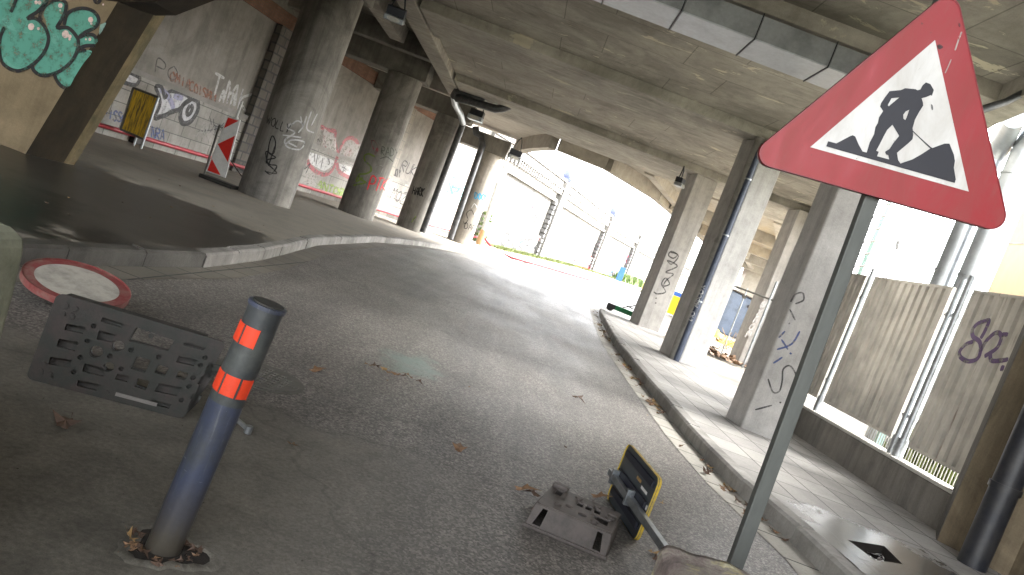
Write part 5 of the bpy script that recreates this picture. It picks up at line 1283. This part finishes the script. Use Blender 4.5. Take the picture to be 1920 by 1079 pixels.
# ------------------------------------------------------------------ plinth wall and corrugated fence on the right
FA, FB = Vector((4.82, 13.6, 0)), Vector((5.14, 8.12, 0)); fd_ = (FB - FA).normalized(); fno = Vector((fd_.y, -fd_.x, 0)); fno = -fno if fno.x < 0 else fno
pl = thing('plinth_wall', 'low dark concrete plinth wall under the corrugated fence', 'wall', (5.1, 11, .15))
MB().obox(FA + Vector((0, 0, .1)), FB - FA, fno * .24, (0, 0, .47)).build('wall', M['plinth'], pl, .015)
MB().obox(FA + Vector((0, 0, .572)) - fno * .015, FB - FA, fno * .27, (0, 0, .04)).build('coping', M['plinthtop'], pl, .01)
LW = (FB - FA).length
def ypos(yv): return (FA.y - yv) / (FA.y - FB.y) * LW
OFF = .12
def fpan(y0, y1, label, amp=.085, pitch=.178):
    """corrugated panel between two Y along the plinth line"""
    s0, s1 = ypos(y0), ypos(y1); base = FA + fno * OFF
    t = thing('corrugated_fence', label, 'fence', tuple(base + fd_ * s0), 'corrugated fence panels')
    z0, z1 = .82, 2.80; vs = []; s = s0 + .03; prof = []
    while s < s1 - .03:
        for du, dn in ((0, 0), (.11, 0), (.118, amp), (.165, amp)): prof.append((s + du, dn))
        s += pitch
    prof = [p for p in prof if p[0] < s1 - .02]
    for s, dn in prof:
        q = base + fd_ * s + fno * dn; vs += [Vector((q.x, q.y, z0)), Vector((q.x, q.y, z1))]
    MB().add(vs, [(2 * i, 2 * i + 1, 2 * i + 3, 2 * i + 2) for i in range(len(prof) - 1)]).build('corrugated_sheet', M['fence'], t)
    for z in (z0 - .03, z1):
        MB().obox(base + fd_ * s0 - fno * .008 + Vector((0, 0, z)), fd_ * (s1 - s0), fno * (amp + .02), (0, 0, .035)).build('rail', M['fence'], t)
    for s in (s0, s1 - .035):
        MB().obox(base + fd_ * s - fno * .012 + Vector((0, 0, z0 + .006)), fd_ * .033, fno * (amp + .03), (0, 0, z1 - z0 - .01)).build('side_rail', M['fence'], t)
    return t
f1 = fpan(13.55, 11.92, 'corrugated fence panel partly hidden behind the roadworks sign post')
f2 = fpan(11.68, 9.72, 'whole corrugated fence panel between two galvanised post pairs')
f3 = fpan(9.32, 8.26, 'corrugated fence panel sprayed with purple letters')
S_f = S_plane(FA + fno * OFF, fno)
zf = lambda pts: Z1(pts, 5.395, 1720, 560)
strokes([zf(l) for l in ([(650, 410), (700, 320), (735, 230), (690, 235), (620, 260), (570, 320), (575, 390), (640, 440), (650, 520), (620, 610), (530, 640), (450, 600), (440, 540), (500, 470), (580, 440)], [(640, 560), (700, 450), (770, 370), (830, 350), (860, 400), (820, 500), (740, 560), (690, 590)], [(860, 370), (930, 370)], [(750, 560), (760, 630), (830, 635), (930, 620)], [(880, 680), (860, 740)])], S_f, .055, P['purple'], f3, off=.012)
def fpost(yv, label, dbl=False, r_=.034, z1=2.95, ext=None):
    base = FA + fno * OFF + fd_ * ypos(yv); t = thing('fence_post', label, 'post', (base.x, base.y, .61), 'galvanised fence posts')
    tb = MB().tube([(base.x, base.y, .6), (base.x, base.y, z1)], r_, 16).build('tube', M['galv'], t)
    for z in (1.1, 2.45):
        MB().tube([(base.x, base.y, z), (base.x, base.y, z + .05)], r_ * 1.25, 14).build('clamp', M['galv'], tb)
        MB().tube([(base.x, base.y, z + .025), (base.x + .0, base.y + .10, z + .025)], .012, 8).build('hook', M['iron'], tb)
    MB().tube([(base.x, base.y, .6), (base.x, base.y, .85)], r_ * 1.5, 16).build('socket', M['galv'], t)
    return t
fpost(11.80, 'galvanised fence post between the hidden panel and the whole panel')
fpost(9.60, 'left galvanised post of the pair beside the purple graffiti panel')
fpost(9.45, 'right and taller galvanised post of the pair beside the purple graffiti panel', z1=3.0, r_=.045)

# ------------------------------------------------------------------ beyond the fence on the right
sp = thing('silver_duct', 'pair of tall silver duct pipes bending under the bridge edge, beyond the fence', 'duct', (7.3, 14, 0))
for (xa, ya), (xb, yb), Yq in (((1750, 560), (1840, 300), 14.0), ((1800, 560), (1893, 280), 13.6)):
    b_, t_ = at_y(xa, ya, Yq), at_y(xb, yb, Yq); d_ = (t_ - b_); bot = Vector((b_.x, Yq, 0)); top = Vector((b_.x + .02, Yq, 5.75 if Yq == 14.0 else 5.95))
    r_ = .17 if Yq == 14.0 else .19
    MB().tube([bot, top], r_, 24).build('pipe', M['silver'], sp)
    MB().tube([top, top + Vector((0, -.05, .18)), top + Vector((-.06, -.2, .32)), top + Vector((-.2, -.5, .4)), top + Vector((-.5, -1.1, .42))], r_, 24).build('elbow', M['silver'], sp)
    for z in (1.2, 2.2, 3.2, 3.6, 4.6, 5.5): MB().tube([(bot.x, Yq, z), (bot.x, Yq, z + .03)], r_ * 1.03, 24).build('seam_band', M['galv'], sp)
bd = thing('building', 'tan clad building wall beyond the corrugated fence', 'building', (20, 30, 0))
P1, P2 = at_y(1848, 540, 24), at_y(1935, 380, 24)
bx0 = P1.x + .1
MB().box((bx0, 14, 0), (bx0 + 12, 24, 14)).build('wall', M['building'], bd)
for z in (2.2, 4.4, 6.6, 8.8): MB().box((bx0 - .02, 13.98, z), (bx0 + 12, 24.01, z + .03)).build('cladding_joint', M['ledge'], bd)
gp = thing('green_pole', 'slim green pole with slatted brackets behind the sign post', 'pole', (10.2, 25, 0))
MB().tube([(10.25, 25, 0), (10.33, 25, 9)], .07, 12).build('pole', M['greenpaint'], gp)
for k_ in range(9): MB().tube([(9.75, 24.6, 3.0 + k_ * .42), (10.2, 24.6, 3.25 + k_ * .42)], .03, 6).build('bracket', M['ledge'], gp)
wi = thing('overhead_cable', 'thin cable with an insulator running down behind the fence', 'cable', (12, 25, 3))
MB().tube([at_y(1660, 530, 25), at_y(1683, 460, 25), at_y(1715, 360, 25)], .02, 6).build('wire', M['wire'], wi)
MB().tube([at_y(1681, 468, 25), at_y(1684, 452, 25)], .06, 8).build('insulator', M['wire'], wi)
wi = thing('overhead_cable', 'thin straight cable beside the silver ducts behind the fence', 'cable', (14, 25, 3))
MB().tube([at_y(1722, 540, 25), at_y(1785, 415, 25)], .02, 6).build('wire', M['wire'], wi)
wi = thing('conduit', 'black curved conduit hanging from the bridge edge at the upper right', 'pipe', (5.2, 10, 5.2))
MB().tube([at_y(x, y, 9.8) for x, y in ((1800, 216), (1845, 205), (1885, 192), (1925, 172))], .05, 10).build('pipe', M['blackpipe'], wi)
# low rail fence and planting seen under the panels
rf = thing('railing', 'pale green mesh railing seen under the corrugated fence', 'railing', (7.5, 12, 0))
MB().box((6.4, 12.4, 0), (6.5, 12.5, 1.1)).build('post', M['greenpaint'], rf); MB().box((6.3, 8.0, 0), (6.38, 8.08, 1.1)).build('post', M['greenpaint'], rf)
r2 = MB()
for k_ in range(60): r2.tube([(6.35, 8 + k_ * .08, .1), (6.35, 8 + k_ * .08, 1.0)], .008, 4)
r2.build('bars', M['greypipe'], rf); MB().tube([(6.35, 8, 1.02), (6.35, 12.8, 1.02)], .02, 6).build('top_rail', M['greypipe'], rf)
def tuft(name, pts, h, n, m, label, cat, kind=None, spread=.15):
    mb = MB(); r_ = random.Random(len(pts) * 31 + n)
    for _ in range(n):
        x, y, z = r_.choice(pts); x += r_.gauss(0, spread); y += r_.gauss(0, spread); hh = h * r_.uniform(.4, 1.1); a = r_.uniform(0, 6.28); w_ = hh * .16
        dx_, dy_ = math.cos(a) * hh * .4, math.sin(a) * hh * .4
        mb.add([(x - w_ * math.sin(a), y + w_ * math.cos(a), z), (x + w_ * math.sin(a), y - w_ * math.cos(a), z), (x + dx_, y + dy_, z + hh)], [(0, 1, 2)])
    o_ = mb.build(name, m); tag(o_, label, cat)
    if kind: o_['kind'] = kind
    return o_
gr = []
yy = 43.5
while yy < 88:
    p, t_, nn = wall_frame(yy)
    for k_ in range(3): q = p + nn * (.2 + .35 * k_); gr.append((q.x, q.y, zg(yy) + .1))
    yy += .35
tuft('grass', gr, .20, 16000, M['grass'], 'strip of green grass along the foot of the outdoor graffiti wall', 'grass', 'stuff', .2)
tuft('shrub', [(7.6, 11.8 + i * .25, 0.1) for i in range(8)] + [(7.7, 11.8 + i * .25, .6) for i in range(8)], .5, 900, M['grass'], 'green shrub showing under the hidden fence panel', 'plant', None, .2)
p, t_, nn = wall_frame(42.2)
tuft('climbing_plant', [(p.x + nn.x * .3, p.y + nn.y * .3, .4 + i * .3) for i in range(6)], .25, 500, M['ivy'], 'small climbing plant on the dark stone pier outside', 'plant', None, .16)
p, t_, nn = wall_frame(78); 
tuft('shrub', [(p.x + nn.x * .8 + i * .5, p.y + i * 1.2, zg(80) + .2) for i in range(9)], .9, 900, M['ivy'], 'low shrubs growing beyond the blue sign at the wall', 'plant', None, .4)
# urns on the parapet
for (x_, y_, Y_), lab in (((1062, 322), 0, 0), 'blue grey urn on the parapet nearest the underpass')[:0] if False else []: pass
for i_, (x_, y_, yy_, lab) in enumerate([(1063, 334, 53.5, 'blue grey domed finial on the nearer stretch of parapet'), (1214, 438, 70.5, 'blue grey domed finial on the farther stretch of parapet')]):
    p, t_, nn = wall_frame(yy_); t = thing('finial', lab, 'finial', (p.x, p.y, 6.2))
    MB().box((p.x - .35, p.y - .35, 6.18), (p.x + .35, p.y + .35, 6.36)).build('base', M['urn'], t)
    MB().tube([(p.x, p.y, 6.36), (p.x, p.y, 6.55), (p.x, p.y, 6.8), (p.x, p.y, 7.0), (p.x, p.y, 7.1)], [.26, .34, .3, .16, .04], 16).build('dome', M['urn'], t)
# signs, barriers and clutter in the daylight
def px_ground(x, y, dz=0):
    yy = 50
    for _ in range(20):
        p_ = at_z(x, y, zg(yy) + dz); yy = .5 * yy + .5 * max(10, min(120, p_.y))
    return p_
q = px_ground(1159, 528, .1)
t = thing('blue_board', 'blue upright board standing against the outdoor wall', 'sign', tuple(q)); k_ = q.y / 75.0
MB().box((q.x - .28 * k_, q.y, q.z), (q.x + .28 * k_, q.y + .08, q.z + 1.45 * k_)).build('board', M['blue'], t)
for s_ in (-.25, .25): MB().box((q.x + s_ * k_ - .03, q.y + .09, q.z - .15), (q.x + s_ * k_ + .03, q.y + .5, q.z + .1)).build('foot', M['greypipe'], t)
q = px_ground(1207, 548, .1)
t = thing('yellow_box', 'yellow and blue plastic barrier behind the column with looping graffiti', 'barrier', tuple(q)); k_ = q.y / 60
MB().box((q.x - .2, q.y, q.z), (q.x + .45 * k_, q.y + .5, q.z + 1.15 * k_)).build('yellow_half', M['bright_yellow'], t)
MB().box((q.x + .46 * k_, q.y, q.z), (q.x + 1.2 * k_, q.y + .5, q.z + 1.1 * k_)).build('blue_half', M['blue'], t)
q = px_ground(1203, 572, .02)
t = thing('striped_barrier', 'red and white barrier board in the sunlight left of the graffiti column', 'barrier', tuple(q)); k_ = q.y / 50
MB().extr([(q.x - .25 * k_, q.y, q.z + .1), (q.x + .1 * k_, q.y, q.z), (q.x + .35 * k_, q.y, q.z + .75 * k_), (q.x, q.y, q.z + 1.05 * k_)], (0, .08, 0)).build('white_board', M['retrowhite'], t)
MB().extr([(q.x - .15 * k_, q.y - .01, q.z + .25), (q.x + .08 * k_, q.y - .01, q.z + .16), (q.x + .28 * k_, q.y - .01, q.z + .68 * k_), (q.x + .02 * k_, q.y - .01, q.z + .9 * k_)], (0, -.02, 0)).build('red_panel', M['retrored'], t)
q = px_ground(1254, 588, .1)
t = thing('yellow_box', 'tall yellow plastic barrier between the two middle square columns', 'barrier', tuple(q)); k_ = q.y / 45
MB().box((q.x - .1, q.y, q.z), (q.x + .35 * k_, q.y + .4, q.z + 1.1 * k_)).build('body', M['bright_yellow'], t); MB().box((q.x - .12, q.y - .02, q.z + 1.102 * k_), (q.x + .4 * k_, q.y + .42, q.z + 1.35 * k_)).build('lid', M['blue'], t)
q = px_ground(1283, 560, .1)
t = thing('red_pole', 'red and white pole standing between the middle columns', 'pole', (q.x, q.y, q.z))
for k_ in range(5): MB().tube([(q.x, q.y, q.z + k_ * .5), (q.x, q.y, q.z + k_ * .5 + .49)], .09, 10).build('band', M['retrored' if k_ % 2 else 'retrowhite'], t)
# container and tarp on the dirt
t = thing('skip_container', 'dark blue grey tank container beyond the temporary fence', 'container', (12.5, 45, .4))
MB().extr([(11.3, 44, .4), (13.8, 44, .4), (13.9, 44, 2.75), (11.5, 44, 2.95)], (0, 3, 0)).build('body', M['tank'], t, .08)
MB().box((11.4, 43.97, 1.25), (13.8, 43.995, 1.3)).build('seam', M['tank'], t); MB().box((11.4, 43.97, 2.0), (13.8, 43.995, 2.05)).build('seam', M['tank'], t); MB().box((12.9, 43.95, 2.3), (13.2, 43.99, 2.45)).build('label_plate', M['black'], t)
MB().extr([(11.35, 43.9, 2.98), (13.9, 43.9, 2.78), (13.9, 43.9, 2.85), (11.35, 43.9, 3.05)], (0, 3.2, 0)).build('lid', M['rubber2'], t)
t = thing('container', 'blue and white container stack left of the dark tank', 'container', (10.6, 46, .4))
MB().box((10.2, 46, .4), (11.0, 48, 1.7)).build('body', M['blue'], t); MB().box((10.2, 46, 1.72), (11.0, 48, 3.0)).build('panel', M['retrowhite'], t)
q = px_ground(1400, 648, .15)
t = thing('violet_drum', 'pale violet drum at the right side of the dark tank', 'drum', (14.2, 43.5, .4))
MB().tube([(14.3, 43.5, .4), (14.3, 43.5, 2.6)], .35, 16).build('body', plain('violet_plastic', col(.35, .3, .42), .5), t)
def tarp(cx, cy, sx_, sy_, label):
    mb = MB(); n1, n2 = 14, 8; vs = []
    for j in range(n2 + 1):
        for i in range(n1 + 1):
            u, v = i / n1, j / n2; x = cx + (u - .5) * sx_; y = cy + (v - .5) * sy_
            z = zg(y) + .16 + .42 * math.sin(math.pi * u) * math.sin(math.pi * v) * (.5 + .9 * abs(mn.noise((x * 2.3, y * 2.3, 3))))
            vs.append((x + .1 * mn.noise((x, y, 7)), y, z))
    mb.add(vs, [(j * (n1 + 1) + i, j * (n1 + 1) + i + 1, (j + 1) * (n1 + 1) + i + 1, (j + 1) * (n1 + 1) + i) for j in range(n2) for i in range(n1)], True)
    tag(mb.build('tarpaulin', M['tarp']), label, 'tarpaulin')
q = px_ground(1335, 628, .15); tarp(q.x, q.y, 2.4, 2.2, 'crumpled yellow tarpaulin on the dirt left of the fence bar')
q = px_ground(1385, 655, .15); tarp(q.x, q.y, 2.4, 2.2, 'crumpled yellow tarpaulin on the dirt right of the fence bar')
lpz = []
for (xa, ya, n_l) in ((1310, 652, 50), (1330, 664, 50), (1350, 672, 45), (1372, 682, 45), (1405, 690, 45), (1425, 700, 45), (1390, 640, 30), (1345, 640, 30), (1320, 625, 20)):
    q = px_ground(xa, ya, .16)
    for _ in range(n_l): lpz.append((q.x + random.gauss(0, .35), q.y + random.gauss(0, .5), zg(q.y) + .19 + abs(random.gauss(0, .07))))
lm = MB()
for (x, y, z) in lpz:
    a = random.uniform(0, 6.3); s_ = random.uniform(.07, .15); tl = random.uniform(-.06, .08)
    lm.add([(x + s_ * math.cos(a), y + s_ * math.sin(a), z), (x + s_ * .6 * math.cos(a + 1.6), y + s_ * .6 * math.sin(a + 1.6), z + tl), (x - s_ * math.cos(a), y - s_ * math.sin(a), z + .03), (x + s_ * .6 * math.cos(a - 1.6), y + s_ * .6 * math.sin(a - 1.6), z + .05)], [(0, 1, 2, 3)])
stuff(lm.build('leaf_litter', M['leaf']), 'drifts of dead brown leaves on the dirt behind the square columns', 'leaves')
# dry twigs by the fence
tw = MB()
for _ in range(40):
    q = Vector((random.uniform(8.2, 9.4), random.uniform(28.5, 30), .2)); e = q + Vector((random.uniform(-.5, .5), random.uniform(-.3, .3), random.uniform(.2, .8))); tw.tube([q, (q + e) / 2 + Vector((.05, 0, .08)), e], .012, 4)
stuff(tw.build('dry_twigs', M['leafy']), 'tangle of dry twigs in front of the dark tank', 'twigs')
# temporary fence
tf = thing('temporary_fence', 'open steel temporary fence frame between the square columns', 'fence', (7.2, 24, .15))
TA, TB = Vector((6.2, 24.2, 0)), Vector((8.9, 23.4, 0))
def tfp(s_, z): q_ = TA.lerp(TB, s_); return Vector((q_.x, q_.y, z))
ty1, ty2 = tfp(-.05, 2.42), tfp(1.1, 2.42)
MB().tube([ty1, ty2], .028, 8).build('rail', M['iron'], tf); MB().tube([tfp(-.1, .2), tfp(1.1, .2)], .028, 8).build('rail', M['iron'], tf)
MB().tube([tfp(.24, .12), tfp(.24, 2.5)], .024, 8).build('upright', M['galv'], tf); MB().tube([tfp(.50, .12), tfp(.50, 3.0)], .04, 8).build('upright', M['galv'], tf); MB().tube([tfp(.545, .12), tfp(.545, 2.5)], .024, 8).build('upright', M['iron'], tf)
MB().box(tuple(tfp(.24, 2.16) - Vector((.05, .05, 0))), tuple(tfp(.24, 2.26) + Vector((.05, .05, 0)))).build('clamp', M['iron'], tf)
# scooter lying on the pavement
q = at_z(1168, 592, .2)
sco = thing('electric_scooter', 'green and black electric scooter lying on the right pavement by the column', 'scooter', (q.x, q.y, .15))
sdx = Vector((1, -.55, 0)).normalized(); sdy = Vector((.55, 1, 0)).normalized(); O = Vector((q.x - .55, q.y + .2, .16))
def sf(u, v, w_): return O + sdx * u + sdy * v + Vector((0, 0, w_))
MB().obox(sf(.22, -.09, .12), sdx * .95, sdy * .1, (0, 0, .17)).build('deck', M['scooter'], sco, .03)
MB().obox(sf(1.1, -.07, .14), sdx * .35, sdy * .07, (0, 0, .12)).build('stem', M['scooter'], sco, .02)
for u_, r_ in ((.08, .13), (1.45, .13)): MB().tube([sf(u_, -.07, .15), sf(u_, .02, .15)], r_, 20).build('wheel', M['tyre'], sco)
MB().obox(sf(-.05, -.1, .12), sdx * .34, sdy * .12, (0, 0, .16)).build('mudguard', M['tyre'], sco, .03)
MB().tube([sf(.5, .0, .3), sf(.68, .2, .42), sf(.82, .3, .55)], .018, 8).build('handlebar', M['tyre'], sco); MB().tube([sf(.55, .2, .4), sf(.8, .15, .38)], .02, 8).build('kickstand', M['tyre'], sco)

# ------------------------------------------------------------------ striped delineator and yellow panel by the wall
de = thing('delineator_panel', 'red and white striped delineator panel beside the nearest round column', 'traffic panel', (-7.5, 17.9, .15))
Yd = 17.9
c_ = [at_y(x, y, Yd) for x, y in ((428, 221), (448, 227), (420, 331), (389, 320))]
def cq(u, v):        # bilinear on the four measured corners (u right, v down)
    return (c_[0].lerp(c_[1], u)).lerp(c_[3].lerp(c_[2], u), v)
MB().extr([cq(-.08, -.02), cq(1.08, -.02), cq(1.08, 1.02), cq(-.08, 1.02)], (0, .05, 0)).build('frame', M['retrowhite'], de, .008)
def stripe(poly, m, nm):
    MB().extr([cq(u, v) - Vector((0, .004, 0)) for u, v in poly], (0, -.006, 0)).build(nm, m, de)
stripe([(0, 0), (1, 0), (0, .2)], M['retrored'], 'red_stripe'); stripe([(1, 0), (1, .27), (0, .5), (0, .2)], M['retrowhite'], 'white_stripe')
stripe([(1, .27), (1, .74), (0, .5)], M['retrored'], 'red_stripe'); stripe([(0, .5), (1, .74), (1, 1), (.8, 1), (0, .78)], M['retrowhite'], 'white_stripe')
stripe([(0, .78), (.8, 1), (0, 1)], M['retrored'], 'red_stripe')
MB().tube([at_y(382, 330, Yd + .1), at_y(412, 235, Yd + .1), at_y(446, 200, Yd + .1)][:2], .025, 8).build('side_bar', M['iron'], de)
pp1 = at_y(443, 222, Yd + .08); MB().tube([pp1, pp1 + Vector((0, 0, .42))], .03, 10).build('white_pole', M['retrowhite'], de); MB().tube([pp1 - Vector((0, 0, .1)), pp1 + Vector((0, 0, .03))], .05, 10).build('pole_joint', M['retrowhite'], de)
bs = at_z(410, 345, .15); MB().box((bs.x - .42, bs.y - .2, .15), (bs.x + .38, bs.y + .25, .24)).build('base', M['rubber'], de, .02)
MB().tube([at_y(432, 300, Yd + .1), at_y(454, 332, Yd + .1)], .016, 6).build('brace', M['iron'], de)
yp = thing('warning_board', 'scratched yellow panel in a steel frame against the graffiti wall', 'traffic panel', (-10.4, 19.3, .15))
Yy = 19.3
cy = [at_y(x, y, Yy) for x, y in ((250, 165), (297, 183), (270, 262), (226, 243))]
MB().extr(cy, (0, .03, 0)).build('panel', M['yelpanel'], yp)
for i, j in ((0, 1), (1, 2), (2, 3), (3, 0)): MB().tube([cy[i], cy[j]], .03, 8).build('frame', M['iron'] if i != 1 else M['galv'], yp)
MB().tube([cy[2], cy[2] - Vector((0, 0, .24))], .03, 8).build('leg', M['galv'], yp); MB().tube([cy[2] - Vector((.2, 0, 0)), cy[2] - Vector((.2, 0, .24))], .03, 8).build('leg', M['galv'], yp)
b_ = at_z(232, 262, .15); MB().box((b_.x - .75, b_.y - .1, .15), (b_.x + .35, b_.y + .35, .42)).build('ballast_block', M['rubber'], yp, .04)

# small stone chips and grit gathered on the road
ch = MB(); cr_ = random.Random(21)
spots = [(.8, 4.3, .5)] * 60 + [(-1.7, 3.8, .5)] * 60 + [(BX, BY, .28)] * 70 + [(2.3, 7.5, 1.4)] * 50 + [(-2.8, 7.5, 1.2)] * 70 + [(0, 5.0, 2.2)] * 110 + [(-2.6, 5.2, .5)] * 40
for cx, cy, rr in spots:
    x, y = cx + cr_.gauss(0, rr), cy + cr_.gauss(0, rr)
    if x < -2.9 or x > 2.4 or y < 2.2: continue
    r_ = cr_.choice((.002, .003, .003, .004, .006)) * (1 + (y > 6) * .5); vs = []
    for k_ in range(5):
        a = k_ * 1.257 + cr_.uniform(-.3, .3); q_ = r_ * cr_.uniform(.6, 1.2); vs.append((x + q_ * math.cos(a), y + q_ * math.sin(a), .001))
    vs.append((x + r_ * .2, y, r_ * cr_.uniform(.5, 1.1)))
    ch.add(vs, [(k_, (k_ + 1) % 5, 5) for k_ in range(5)])
stuff(ch.build('grit', M['gritmat']), 'loose grey grit and stone chips scattered over the near road', 'grit')
